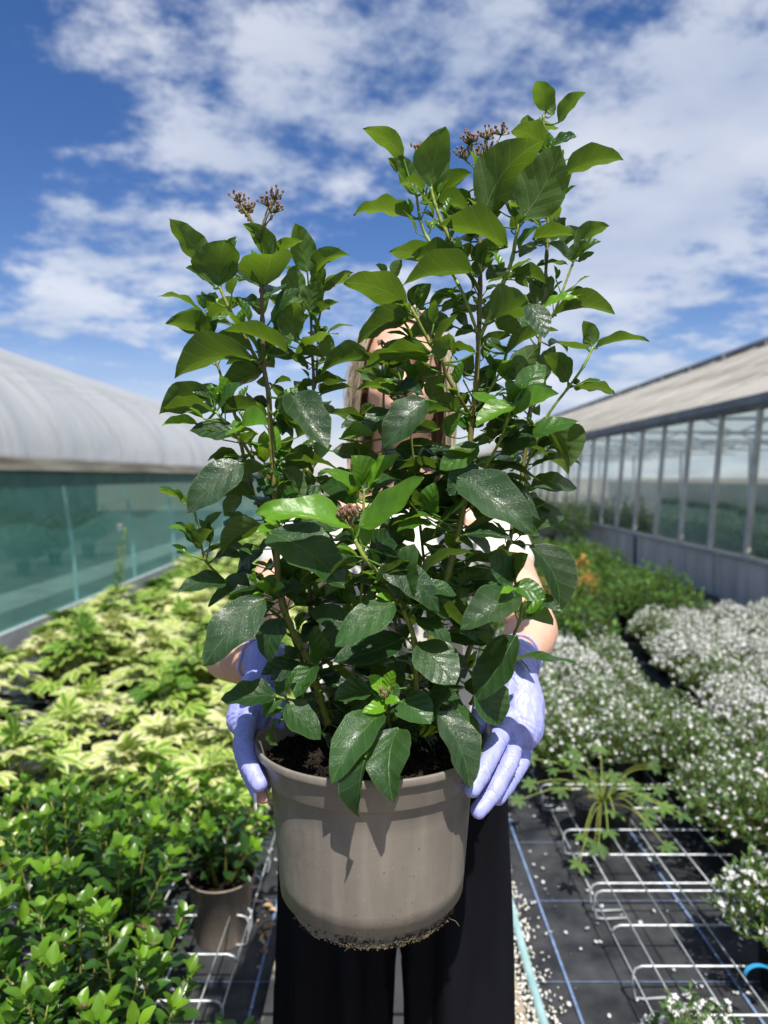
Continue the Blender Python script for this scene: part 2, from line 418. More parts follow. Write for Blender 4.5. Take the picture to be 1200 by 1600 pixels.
def build_big_pot():
    mb = MB()
    def fn(q, r, z, i):
        rr = r*(1+.004*math.sin(2*q+.7)+.003*math.sin(5*q))
        zz = z
        if z < .004 and r > .09: zz = z + .002*math.sin(9*q)+.0015*math.sin(23*q)
        return rr, zz
    H = PH
    prof = [(.0, .004), (.092, .004), (.0965, .0), (.0980, .0004), (.0990, .0016), (.0994, .004), (.0996, .006), (.1008, .014), (.1028, .030), (.1205, H-.039), (.1209, H-.0375), (.1282, H-.0365), (.1294, H-.034),
            (.1338, H-.0095), (.1342, H-.0085), (.1388, H-.0078), (.1399, H-.005), (.1397, H), (.1390, H+.0018), (.1372, H+.002), (.1355, H+.0005), (.1325, H-.006), (.1270, H-.034), (.1205, H-.045), (.110, .02), (0, .012)]
    prof2 = []
    for a, b in zip(prof[:-1], prof[1:]):
        d = math.hypot(a[0]-b[0], a[1]-b[1]); k = max(1, int(d/.02))
        for i in range(k): prof2.append((a[0]+(b[0]-a[0])*i/k, a[1]+(b[1]-a[1])*i/k))
    prof2.append(prof[-1])
    mb.lathe(prof2, n=128, fn=fn)
    pot = mb.build('pot', M_pot, shrub)
    # moulded step line inside the rim (sub-part) and dirty foot edge
    random.seed(3)
    cb = MB()
    for i in range(700):
        q = random.gauss(-math.pi/2+.55, .62) if random.random() < .85 else random.uniform(0, 6.28)
        zz = abs(random.gauss(0, .0055))
        r = .0996+zz*.20+random.uniform(-.0014, .0010)
        s = random.uniform(.0005, .0016)
        if random.random() < .30: zz = abs(random.gauss(0, .03)); s *= .5; r = .1006+zz*.105
        ax = Euler((random.uniform(0, 6), random.uniform(0, 6), random.uniform(0, 6))).to_matrix()
        cb.ball((r*math.cos(q), r*math.sin(q), zz-.001), (s, s*random.uniform(.5, 1), s*random.uniform(.5, 2)), 5, 4, ax=ax)
    for i in range(5):  # rootlets and fibres hanging from the foot
        q = random.gauss(-math.pi/2+.2, .7); r = .1008
        p = Vector((r*math.cos(q), r*math.sin(q), random.uniform(-.002, .008)))
        pts = [p]; d = Vector((math.cos(q)*.4+random.uniform(-.6, .6), math.sin(q)*.4, random.uniform(-.6, .3))).normalized()
        for k in range(4): d = (d+Vector((random.uniform(-.5, .5), random.uniform(-.3, .1), random.uniform(-.5, .3)))).normalized(); pts.append(pts[-1]+d*random.uniform(.002, .005))
        cb.tube(pts, .00045, 4)
    tag(cb.build('soil_crust', M_crumb, pot), kind='stuff')
    # soil
    mb = MB(); n = 70; vs = []; fs = []
    rs = [i/22 for i in range(23)]
    for r in rs:
        for k in range(n):
            q = 2*math.pi*k/n; x = r*.1265*math.cos(q); y = r*.1265*math.sin(q)
            z = H-.028+.010*noise.noise((x*22, y*22, 2))+.006*noise.noise((x*70, y*70, 5))+.003*noise.noise((x*200, y*200, 1)) + .010*(1-r)
            vs.append((x, y, z))
    for i in range(22):
        for k in range(n):
            k2 = (k+1) % n; fs.append((i*n+k, (i+1)*n+k, (i+1)*n+k2, i*n+k2))
    mb.add(vs, fs)
    for i in range(1500):
        q = random.uniform(0, 6.28); r = .124*math.sqrt(random.random()); x, y = r*math.cos(q), r*math.sin(q)
        z = H-.025+.010*noise.noise((x*22, y*22, 2))+.010*(1-r/.1265)
        s = random.uniform(.0008, .003)
        ax = Euler((random.uniform(0, 6), random.uniform(0, 6), random.uniform(0, 6))).to_matrix()
        mb.ball((x, y, z), (s, s*.5, s*random.uniform(.6, 2.6)), 5, 3, ax=ax)
    mb.build('soil', M_soil, shrub)
build_big_pot()

# stems: name -> (pixels with depth offset in cm, radius bottom, radius tip, green-ness bottom, top) listed from the base up
D0 = .84
STEMS = {
 'A': ([(512,1130,-1),(500,1090,-2),(485,1040,-3),(452,975,-4),(436,920,-4),(432,830,-4),(428,750,-4),(424,700,-4),(420,620,-4),(412,570,-4),(410,500,-4),(408,435,-4)], 4.6, 2.0, .75, .12),
 'Ab': ([(409,576,-4),(385,532,-5),(358,482,-6),(343,448,-6)], 2.1, 1.7, .35, .75),
 'Ad': ([(424,750,-4),(400,725,-5),(380,693,-6),(352,660,-7),(337,643,-7)], 2.0, 1.5, .3, .9),
 'B': ([(520,1130,4),(490,1060,4),(485,950,4),(483,870,4),(484,760,4),(486,690,4),(490,600,4),(487,540,4),(486,497,4),(484,455,4)], 3.2, 1.4, .1, .4),
 'Bb': ([(492,607,4),(495,580,4),(497,530,5),(498,500,5)], 1.4, 1.2, .3, .5),
 'C': ([(505,1120,2),(460,1000,2),(435,900,2),(420,830,2),(402,785,2),(390,750,2),(379,705,2),(366,645,2),(349,598,2),(340,572,2),(325,537,2),(321,510,2),(321,482,2)], 2.6, 1.1, .2, .6),
 'D': ([(455,980,-3),(400,935,-3),(358,915,-3),(338,895,-3),(322,877,-3),(314,850,-3),(304,800,-3),(300,790,-3)], 1.8, 1.2, .3, .75),
 'E': ([(600,1140,0),(640,1085,0),(668,1020,-1),(690,930,-2),(700,897,-2),(715,835,-2),(725,785,-2),(732,730,-2),(737,660,-2),(744,600,-2),(748,525,-2),(750,447,-2),(750,385,-2),(749,340,-2),(752,285,-2)], 5.2, 1.9, .8, .2),
 'Eb': ([(749,452,-2),(722,410,-3),(705,377,-4),(690,347,-4),(680,320,-4),(673,293,-4)], 2.4, 1.8, .6, .8),
 'Ec': ([(749,530,-2),(770,480,-3),(787,440,-4),(800,405,-4),(808,360,-5),(816,335,-5)], 2.6, 1.9, .85, .85),
 'Ed': ([(746,520,-2),(730,475,-2),(714,440,-1),(690,400,1),(668,372,3),(657,345,3),(651,306,3)], 2.0, 1.6, .8, .85),
 'F': ([(690,1110,4),(720,1050,4),(755,955,4),(787,872,4),(802,820,4),(816,742,4),(821,700,4),(827,650,4),(838,575,4),(849,475,4),(854,400,4),(856,320,4),(851,240,3),(849,180,3)], 3.6, 1.6, .4, .55),
 'G': ([(738,655,-2),(717,620,-5),(697,585,-6),(690,560,-7),(672,537,-7),(650,495,-8),(640,478,-8)], 2.1, 1.6, .3, .85),
 'H': ([(650,1080,-6),(647,1002,-8),(635,965,-9),(622,935,-10),(606,912,-10),(590,895,-11),(570,872,-12),(554,843,-12)], 2.9, 2.2, .55, .75),
 'I': ([(545,1100,-2),(562,960,-3),(568,850,-4),(568,800,-5),(569,765,-5)], 1.8, 1.5, .5, .9),
 'J': ([(820,735,4),(838,690,1),(857,647,0),(887,607,-1),(912,572,-2),(926,543,-2)], 1.7, 1.4, .8, .95),
 'K': ([(848,515,4),(865,490,3),(877,460,2),(888,430,2),(898,405,2)], 1.5, 1.3, .6, .8),
 'L': ([(742,640,-2),(757,622,-3),(772,598,-4),(785,572,-4),(791,552,-4)], 1.6, 1.3, .7, .9),
 'M': ([(728,775,-2),(747,750,-3),(767,715,-4),(783,685,-5),(793,655,-6),(798,632,-6)], 1.9, 1.5, .6, .85),
 'O': ([(735,1100,-3),(758,1060,-5),(782,1045,-6),(797,1005,-6),(811,972,-6),(815,945,-6),(806,915,-7)], 1.9, 1.5, .3, .6),
 'P': ([(610,1140,-2),(603,1110,-6),(600,1092,-9)], 1.8, 1.5, .6, .9),
 'Q': ([(500,1090,-2),(470,1095,-6),(447,1092,-8),(432,1088,-9)], 1.7, 1.4, .6, .9),
 'S': ([(650,1080,3),(610,900,4),(600,760,4),(599,640,3),(601,590,3),(604,560,3)], 2.2, 1.2, .5, .8),
 'T': ([(665,900,3),(650,760,2),(640,660,1),(634,615,0)], 1.9, 1.2, .4, .7),
 'U': ([(700,640,4),(680,560,4),(668,500,4),(664,480,4)], 1.5, 1.1, .5, .8),
}
stem_pts = {}; stem_obj = {}; fol = {}
for k, (pts, r0, r1, g0, g1) in STEMS.items():
    cm = catmull([(p[0], p[1], p[2]) for p in pts], 7)
    W3 = [at(c[0], c[1], D0+c[2]/100) for c in cm]
    n = len(W3)
    rad = [(r0+(r1-r0)*i/(n-1))/1000*(1+.08*math.sin(i*2.1)) for i in range(n)]
    # swollen nodes where the leaf pairs sit
    for i in range(0, n, 7): rad[i] *= 1.28
    mb = MB()
    mb.tube([loc(p) for p in W3], rad, 9, col=None)
    mb.attr = True
    mb.col = [(g0+(g1-g0)*(i//9)/(n-1), 0, 0) for i in range(len(mb.v))]
    o = mb.build('stem', M_stem, shrub); stem_obj[k] = o
    stem_pts[k] = [(c[0], c[1], D0+c[2]/100, W3[i], rad[i]) for i, c in enumerate(cm)]
    fol[k] = MB()

def put_leaf(k, ox, oy, sc, bx, by, tx, ty, w, tilt, age=.2, off=0, Y=None, dz=None, curl=None, fold=None, dust=0.0, wmax=.70):
    b = (ox+bx/sc, oy+by/sc); t = (ox+tx/sc, oy+ty/sc); wpx = w/sc
    best = min(stem_pts[k], key=lambda s: (s[0]-b[0])**2+(s[1]-b[1])**2)
    dist = math.hypot(best[0]-b[0], best[1]-b[1])
    Yb = Y if Y else best[2]+off/100
    if dz is None: dz = random.uniform(-2.4, -.3) if tilt < 100 else random.uniform(-2.2, 1.0)
    B = at(b[0], b[1], Yb); T = at(t[0], t[1], Yb+dz/100)
    a = (T-B); L = a.length; a /= L
    v = (CAM-B).normalized(); c = (v-a*v.dot(a)).normalized(); s = a.cross(c)
    th = R(tilt)
    n1 = c*math.cos(th)+s*math.sin(th); n2 = c*math.cos(th)-s*math.sin(th)
    n = n1 if n1.z > n2.z else n2
    wm = 1.0*wpx/1110*Yb/max(abs(math.cos(th)), .42)
    wmax *= 1.1
    wm = min(max(wm, .42*L), wmax*L if wpx*sc < math.hypot(bx-tx, by-ty) else 1.15*L)
    if fold is None: fold = random.uniform(.05, .50)
    if curl is None: curl = random.uniform(.02, .15)
    if dust > .3: wm *= .93
    mb = fol[k]
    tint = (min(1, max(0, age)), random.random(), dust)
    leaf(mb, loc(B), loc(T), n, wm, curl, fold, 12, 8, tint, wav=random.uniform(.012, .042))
    # petiole
    rp = .0011 if L > .03 else .0007
    g = .55+.4*age
    if dist < 75 and dist > 1:
        p0 = best[3]; mid = (p0+B)/2 + Vector((0, 0, -.12))*min((p0-B).length, .03)
        pts = catmull([tuple(loc(p0)), tuple(loc(mid)), tuple(loc(B)), tuple(loc(B+a*L*.05))], 3)
        mb.tube(pts, [rp*1.3]*4+[rp]*(len(pts)-4), 6, col=(g, .5, 0))
    else:
        mb.tube([loc(B-a*.012), loc(B), loc(B+a*L*.05)], rp, 6, col=(g, .5, 0))

def TL(ox, oy, rows, sc=4):
    for r in rows:
        kw = r[8] if len(r) > 8 else {}
        put_leaf(r[0], ox, oy, sc, r[1], r[2], r[3], r[4], r[5], r[6], r[7], **kw)
random.seed(11)
d_ = dict
TL(250, 290, [
 ('Ab',370,625,402,345,285,152,.35,d_(dz=-2.5)), ('Ab',320,500,65,215,150,150,.42), ('Ab',345,645,168,515,110,72,.25), ('Ab',380,620,470,325,95,25,.3,d_(off=2)),
 ('A',700,455,528,243,125,150,.5,d_(off=1)), ('A',650,628,700,425,330,150,.32,d_(dz=-4.5,wmax=1.2,fold=.25)), ('A',622,615,468,530,70,60,.05,d_(off=2)), ('A',705,455,882,342,85,112,.5,d_(off=3)),
 ('A',740,470,830,420,90,120,.45,d_(off=3)),
 ('B',920,540,850,243,160,165,.5,d_(off=-1)), ('B',945,575,1180,435,95,130,.5), ('B',970,650,1030,520,120,140,.4), ('B',825,738,855,500,225,155,.3,d_(off=-4)),
 ('B',940,795,1000,600,150,150,.32,d_(off=-2)), ('Bb',1025,650,1200,545,70,120,.5), ('B',960,835,1110,730,95,105,.35), ('B',800,800,675,700,120,140,.3),
 ('B',832,965,850,733,188,160,.42,d_(off=-7)), ('B',810,1005,718,858,110,150,.32,d_(off=-3)), ('A',800,1050,410,905,105,108,.38,d_(off=-3,curl=.1)),
 ('C',330,972,45,860,140,130,.35), ('A',585,1090,105,1195,185,122,.22,d_(curl=.12,off=-3)), ('C',280,832,0,690,48,104,.4), ('C',310,832,580,705,80,112,.5,d_(off=-1)),
 ('C',285,772,232,685,62,160,.6), ('C',300,772,347,665,48,150,.6), ('C',312,772,375,712,62,140,.6), ('C',288,765,262,660,20,30,.3), ('C',330,980,585,1040,160,122,.15,d_(off=1)),
 ('B',850,1060,1105,922,85,108,.5,d_(off=-3)), ('B',860,1062,1028,1085,120,120,.18,d_(off=-2)), ('B',1050,1090,1055,930,125,152,.4,d_(off=2)),
 ('A',620,1130,420,1110,80,118,.18,d_(off=3)), ('B',820,1072,925,1150,95,120,.22,d_(off=-2)), ('A',620,1110,575,960,40,130,.4,d_(off=2)),
])
TL(540, 180, [
 ('Eb',535,452,622,82,290,152,.42,d_(dz=-2.5)), ('Ed',360,265,115,88,115,140,.45), ('Ed',330,357,268,270,60,150,.42), ('Ed',440,500,335,255,130,160,.36,d_(off=1)),
 ('Ed',490,470,330,430,115,125,.36,d_(off=-1)), ('Eb',550,545,780,365,135,128,.4,d_(off=3)), ('Eb',560,565,785,640,110,118,.28,d_(off=2)), ('Eb',470,545,690,625,95,118,.26,d_(off=3)),
 ('Ed',415,645,60,612,95,115,.45,d_(curl=.1)), ('E',865,622,1222,165,285,152,.28,d_(dz=-3.5,off=-3)), ('E',1010,822,590,695,160,122,.30,d_(off=-5,curl=.08)), ('E',795,985,370,1055,170,116,.18,d_(off=-5,curl=.1)),
 ('Eb',690,905,430,900,130,118,.25), ('Eb',620,880,282,848,125,128,.36,d_(off=2)), ('Eb',560,880,640,795,70,130,.35,d_(off=3)), ('G',390,1192,0,1048,190,130,.34,d_(off=-1)),
 ('Ed',300,1015,350,905,115,140,.3,d_(off=2)), ('Ed',250,1000,192,935,52,140,.4,d_(off=2)), ('G',410,1190,505,1055,75,22,.0,d_(off=1)), ('Ed',455,1195,525,1055,95,160,.4,d_(off=2)),
 ('Ed',540,1200,712,1098,62,118,.6,d_(off=2)), ('E',965,835,790,865,175,150,.3,d_(off=3)), ('E',800,1000,930,895,115,130,.26,d_(off=2)), ('E',735,895,785,800,85,150,.4,d_(off=3)),
 ('E',880,600,745,600,80,60,.05,d_(off=3)),
])
TL(740, 120, [
 ('Ec',312,882,532,440,305,158,.40,d_(dz=-2,off=-2)), ('F',452,218,395,30,155,160,.5), ('F',490,240,500,118,75,150,.5,d_(off=2)), ('F',530,285,690,98,85,130,.45), ('F',440,440,245,335,215,136,.3,d_(curl=.15,off=-2,wmax=.9)),
 ('F',490,435,640,368,62,62,.15), ('F',570,605,928,515,135,130,.22,d_(off=-2)), ('F',490,772,605,605,130,150,.34), ('Ec',200,740,300,598,65,160,.55,d_(off=3)), ('Ec',270,885,165,752,120,62,.12,d_(off=2)),
 ('F',390,905,325,890,40,120,.75), ('F',400,905,420,828,45,140,.75), ('F',390,905,450,870,35,120,.7), ('F',370,1012,617,985,105,118,.34,d_(curl=.1,off=-3)), ('F',385,1045,520,990,70,118,.3,d_(off=-2)),
 ('Ec',360,1060,290,1125,72,40,.05,d_(off=1)), ('Ec',280,1090,405,945,62,70,.3,d_(off=-1)), ('F',530,925,577,885,60,150,.35), ('K',625,1062,842,935,115,140,.42), ('K',600,1140,472,1040,75,62,.2),
 ('K',600,1140,702,1030,95,140,.3,d_(off=-1)), ('K',640,1132,790,1028,95,58,.28), ('K',650,1152,752,1100,105,120,.3), ('K',545,1055,680,955,95,150,.3,d_(off=2)), ('F',400,1172,585,1172,42,102,.2),
 ('Ec',235,965,370,900,105,120,.18,d_(off=1)), ('Ec',120,900,170,850,50,140,.5,d_(off=1)), ('Ec',150,830,100,800,50,130,.4,d_(off=2)),
])
TL(740, 400, [
 ('Ec',225,145,445,165,150,112,.08,d_(curl=.15)), ('Ec',195,75,85,145,92,45,.0,d_(off=1)), ('K',500,372,872,362,130,114,.12,d_(curl=.16,off=-1)), ('K',550,245,718,222,45,100,.15), ('F',430,332,655,265,52,70,.85,d_(off=-3)),
 ('F',400,298,350,180,105,150,.28), ('F',470,270,522,228,42,60,.0), ('F',440,250,485,125,30,130,.3), ('J',738,562,688,408,125,150,.4), ('J',712,580,533,530,75,105,.28,d_(curl=-.08)), ('J',760,578,1088,530,50,110,.4,d_(curl=.1)),
 ('J',590,785,438,618,160,140,.18), ('J',625,812,875,858,78,118,.14,d_(curl=.06)), ('J',645,800,640,765,40,20,.0), ('L',195,630,517,466,80,112,.16,d_(off=-1)), ('L',275,788,412,560,170,160,.16,d_(off=1)),
 ('L',255,770,90,660,105,130,.12,d_(off=2)), ('F',395,835,502,568,115,150,.08,d_(off=-2)), ('M',232,915,205,778,115,42,.6), ('M',245,915,338,800,72,55,.5), ('M',165,912,-10,862,62,50,.75), ('M',252,935,22,1062,115,48,.85,d_(off=-2)),
 ('M',245,1002,522,862,115,52,.75,d_(off=-1)), ('M',262,970,412,830,115,140,.12,d_(off=2)), ('F',330,1118,648,1028,105,50,.42,d_(off=-5,curl=.1)), ('F',140,1150,385,1168,105,68,.0,d_(off=-4)), ('F',340,1145,462,1115,42,110,.1),
 ('L',60,562,230,498,65,120,.1,d_(off=2)), ('L',192,612,55,560,75,78,.0), ('E',30,832,142,680,115,42,.0,d_(off=4)), ('E',48,862,192,830,65,60,.0,d_(off=3)), ('E',0,1155,132,1128,65,66,.0,d_(off=3)), ('E',50,1052,280,1012,45,108,.0,d_(off=3)),
 ('Ec',255,150,342,192,62,130,.3,d_(off=1)), ('E',125,400,350,300,330,140,.16,d_(off=-6,wmax=1.3,curl=.1,dz=-3)), ('E',345,300,440,508,150,32,.02,d_(off=-9,dust=.7)), ('E',130,405,300,480,110,135,.14,d_(off=-6)),
])
TL(500, 400, [
 ('G',590,382,245,538,140,120,.08,d_(curl=.1)), ('G',560,365,325,345,72,110,.42,d_(off=1)), ('E',835,440,552,528,190,130,.03,d_(off=1)), ('G',712,522,858,368,85,112,.3,d_(off=-1)), ('G',742,648,802,488,115,140,.3,d_(off=-1)),
 ('G',690,622,275,692,120,118,.40,d_(curl=.1,off=-1)), ('G',690,602,375,612,95,62,.35,d_(off=1)), ('T',560,720,330,650,110,120,.25,d_(off=3)), ('S',320,645,8,742,115,120,.18,d_(curl=.12)), ('S',350,655,195,618,45,115,.3), ('S',225,715,372,745,52,110,.15),
 ('T',508,862,238,830,52,116,.5), ('T',485,797,372,795,30,80,.65), ('T',582,772,500,688,95,42,.3), ('T',600,785,682,648,52,60,.5), ('T',558,792,752,708,105,132,.03,d_(off=2)), ('T',692,900,775,748,125,150,.22,d_(off=1)),
 ('T',445,890,642,868,105,66,.0,d_(off=-1)), ('E',870,962,655,955,140,124,.12,d_(off=-3,curl=.12,wmax=.8)), ('E',672,900,400,1192,215,35,.04,d_(off=-6,dust=.8,wmax=.75)), ('T',745,1082,520,1122,105,118,.03), ('E',792,1122,882,988,95,42,.5,d_(off=-2)),
 ('E',900,752,952,618,125,150,.08,d_(off=4)), ('G',972,602,785,588,62,110,.12,d_(off=3)), ('S',292,1022,75,978,95,112,.03), ('S',302,1022,138,1072,62,60,.05), ('S',130,1142,330,1110,95,58,.75,d_(off=-3)),
 ('S',432,958,298,1112,125,42,.0,d_(off=-1,dust=.2)), ('S',268,992,342,932,52,128,.3), ('B',0,872,192,820,42,108,.42), ('B',0,852,162,780,62,102,.2), ('U',620,332,692,178,85,150,.4), ('U',690,342,867,218,62,62,.5),
 ('U',758,342,902,290,85,120,.1), ('E',830,320,972,228,62,60,.3,d_(off=2)), ('E',932,442,818,368,65,58,.0,d_(off=3)), ('E',962,472,840,502,65,120,.3,d_(off=3)), ('U',700,470,560,520,90,120,.05), ('S',530,640,440,700,80,60,.1), ('S',500,610,600,560,60,60,.3),
 ('E',1000,560,1150,610,80,110,.08,d_(off=2)), ('E',1020,640,1100,560,70,130,.2,d_(off=4)), ('T',470,640,580,620,60,100,.2,d_(off=3)), ('T',420,730,520,680,70,70,.25,d_(off=3)), ('T',620,860,560,720,80,50,.1,d_(off=3)),
])
TL(240, 540, [
 ('A',680,165,420,312,160,128,.13,d_(off=1)), ('Ad',385,415,58,422,110,114,.26,d_(curl=.15)), ('Ad',380,350,42,412,120,118,.14,d_(off=2,curl=.1)), ('Ad',355,330,238,290,62,62,.06,d_(off=1)), ('Ad',380,345,412,258,72,46,.7),
 ('Ad',405,392,545,238,65,60,.28,d_(dust=.2)), ('Ad',430,420,665,378,155,120,.0,d_(off=3)), ('Ad',275,490,58,495,55,58,.85,d_(off=2)), ('Ad',505,535,232,525,130,50,.0,d_(off=-1)), ('Ad',545,530,718,498,125,48,.75,d_(off=-2)),
 ('Ad',640,545,450,562,38,72,.75,d_(off=-2)), ('Ad',545,478,505,525,40,50,.7,d_(off=-1)), ('A',550,602,652,548,75,118,.4,d_(off=-2)), ('A',705,372,618,338,62,42,.0,d_(off=2)), ('C',535,722,343,722,85,114,.28,d_(curl=.15)),
 ('A',560,735,215,1032,225,34,.0,d_(off=-5,dust=1,curl=.1)), ('A',705,772,440,850,110,120,.04,d_(off=-3,wmax=.6)), ('C',640,962,410,965,85,114,.04,d_(curl=.2)), ('A',782,430,905,522,95,130,.14,d_(off=2)), ('A',900,572,1002,528,110,130,.14,d_(off=1)),
 ('A',872,582,750,488,55,60,.0,d_(off=3)), ('A',800,662,862,568,75,140,.2,d_(off=2)), ('B',670,680,802,670,32,78,.0), ('B',770,702,912,698,85,68,.0), ('B',920,632,1012,618,35,60,.3), ('B',820,782,1142,780,140,114,.0,d_(curl=.15,off=-4)),
 ('A',780,872,962,860,75,68,.0,d_(off=2)), ('A',722,870,658,922,62,60,.0), ('D',215,992,33,908,55,108,.75), ('A',800,962,905,930,85,48,.4,d_(off=-1)), ('A',865,290,1080,642,235,28,.06,d_(off=-8,dust=.9,dz=-3)), ('A',770,405,940,450,190,142,.14,d_(off=-4,wmax=1.1,curl=.12)),
 ('A',730,420,800,560,60,70,.1,d_(off=2)), ('B',1000,880,900,900,90,50,.0), ('B',990,860,1100,880,80,60,.0,d_(off=2)), ('C',590,830,480,800,60,110,.1,d_(off=1)), ('B',1010,240,1180,225,60,112,.25), ('B',1010,250,900,290,70,112,.2,d_(off=2)),
])
TL(400, 660, [
 ('H',600,665,10,572,165,56,.78,d_(curl=.09,off=-1,wmax=.4)), ('H',652,655,1027,343,155,46,.72,d_(curl=-.04)), ('I',660,398,600,212,245,42,.6,d_(wmax=1.2,dz=-1)), ('I',700,412,892,203,85,58,.85), ('I',660,422,408,300,85,58,.72), ('I',650,480,555,502,62,42,.6),
 ('A',82,690,542,1018,300,34,.06,d_(off=-5,dz=-3.5,dust=.7,curl=.1,wmax=.62)), ('A',245,1008,262,822,195,50,.0,d_(off=2)), ('H',910,1102,985,768,245,34,.18,d_(off=-1,dust=.3)), ('H',742,1002,965,865,62,108,.3,d_(off=-2)), ('E',1090,562,1122,378,148,30,.6,d_(off=-2)),
 ('E',1112,592,853,642,62,76,.5,d_(off=-3)), ('E',1112,642,888,672,75,60,.4,d_(off=-2)), ('E',1050,762,1182,678,92,120,.03,d_(off=-1)), ('T',722,882,935,718,165,42,.02,d_(dust=.6,off=-4)), ('S',680,1082,722,882,145,60,.0,d_(off=-2)), ('S',490,440,622,462,62,68,.0),
 ('S',368,500,535,532,135,50,.0,d_(dust=.4)), ('S',500,712,712,762,62,110,.08), ('B',140,480,262,450,85,48,.35,d_(off=-2)), ('B',270,482,345,458,45,48,.4), ('A',152,642,55,608,52,45,.9,d_(off=-3)), ('A',135,662,3,692,55,45,.8,d_(off=-3)), ('A',182,642,100,598,45,45,.8,d_(off=-3)),
 ('A',140,392,312,368,65,68,.0,d_(off=1)), ('T',1000,420,1202,308,135,108,.0), ('T',830,332,962,268,75,60,.0), ('T',1000,252,1172,168,125,60,.0), ('T',900,462,1002,398,85,60,.0), ('T',750,602,1002,518,135,58,.0), ('S',642,222,620,122,95,140,.3), ('S',690,190,730,140,80,140,.3),
 ('A',82,1072,-5,1008,72,48,.97,d_(off=-4)), ('A',92,1062,178,1028,52,50,.92,d_(off=-4)), ('A',62,1082,-18,1142,62,48,.92,d_(off=-4)), ('A',92,1062,112,958,95,42,.45,d_(off=-3)), ('S',600,960,560,1080,110,50,.0), ('S',560,880,700,820,130,60,.0), ('E',1010,900,1120,1010,110,60,.0,d_(off=2)),
 ('S',620,950,700,1060,120,45,.0,d_(off=2)), ('I',700,560,820,640,90,60,.05), ('I',480,560,420,470,110,55,.05,d_(off=3)), ('S',760,720,900,640,110,50,.0,d_(off=2)), ('E',950,600,1080,520,120,50,.0,d_(off=2)),
])
TL(640, 660, [
 ('E',300,345,758,672,280,30,.03,d_(off=-6,dz=-3,dust=.65,curl=.07,wmax=.6)), ('E',430,142,192,285,155,40,.52,d_(off=-3,dust=.5)), ('E',520,112,415,162,70,118,.2,d_(off=-3)), ('F',560,62,782,132,105,60,.0,d_(off=-4)), ('F',742,232,932,170,52,114,.14,d_(curl=.15)),
 ('F',745,95,857,80,42,110,.14), ('F',650,672,802,705,100,32,.25,d_(off=-2,dust=1)), ('F',745,765,930,1182,270,48,.0,d_(off=-3,wmax=.62)), ('E',345,702,632,735,115,64,.0,d_(off=-1,dust=.3)), ('F',345,832,492,852,115,60,.0), ('O',655,985,500,848,175,30,.05,d_(dust=.3)),
 ('O',662,972,738,828,95,58,.08), ('O',652,1022,845,1085,155,35,.48,d_(off=-1)), ('O',642,1030,573,1072,32,45,.85,d_(off=-2)), ('F',480,642,380,448,105,60,.0), ('E',170,662,352,512,92,78,.1,d_(off=-2)), ('E',90,752,222,680,85,120,.04,d_(off=-1)), ('E',352,652,220,640,105,60,.0,d_(off=2)),
 ('E',312,1022,422,958,75,130,.4,d_(off=-1)), ('E',420,982,452,908,62,130,.2), ('E',400,1042,572,1042,85,60,.0), ('E',282,1042,163,958,85,140,.28,d_(off=1)), ('E',522,272,408,238,85,142,.4,d_(off=4)), ('F',450,52,532,70,62,60,.0), ('F',870,38,1002,272,205,138,.04,d_(curl=.2,off=-3,wmax=.95)),
 ('E',240,640,100,560,100,60,.0,d_(off=4)), ('E',300,250,150,180,120,60,.0,d_(off=4)), ('F',560,300,450,230,90,60,.0), ('F',620,760,720,800,90,70,.0,d_(off=2)),
])
TL(260, 800, [
 ('A',612,542,238,945,270,30,.0,d_(off=-6,dz=-3,dust=.8,curl=.09,wmax=.62)), ('A',600,442,270,582,120,50,.0,d_(off=1)), ('D',380,432,78,502,115,50,.0,d_(off=-2,dust=.2)), ('D',200,222,63,68,75,60,.08), ('D',215,215,285,108,115,128,.24), ('D',225,252,522,256,62,68,.25,d_(off=-1)),
 ('D',300,292,462,280,92,60,.0), ('A',602,85,345,262,190,128,.0,d_(curl=.15,off=-2)), ('A',502,42,358,20,65,62,.3,d_(off=1)), ('A',722,662,645,932,195,36,.0,d_(off=-3)), ('A',640,642,472,722,95,60,.0), ('A',700,512,872,482,62,58,.0,d_(off=-3)), ('A',742,502,822,562,72,48,.0,d_(off=-3)),
 ('A',950,945,928,720,115,42,.16,d_(off=-3)), ('A',932,952,808,1152,145,40,.22,d_(off=-4)), ('A',852,950,655,1045,145,46,.03,d_(off=-2,dust=.5)), ('Q',840,1010,700,1162,115,40,.16), ('A',800,962,598,1012,125,50,.0), ('Q',685,1142,352,1175,155,48,.03,d_(off=1)), ('A',640,162,588,252,52,58,.0,d_(off=3)),
 ('A',560,332,440,402,85,60,.0,d_(off=4)), ('A',542,202,470,312,115,50,.0,d_(off=4)), ('A',560,430,440,420,95,42,.0,d_(off=4)), ('B',1110,572,948,520,115,50,.0,d_(off=-1)), ('B',950,680,870,820,120,50,.0), ('B',820,640,960,700,140,60,.0), ('B',880,560,1000,640,90,60,.0),
 ('B',760,760,850,880,110,60,.0), ('A',700,380,800,480,100,60,.0,d_(off=3)),
])
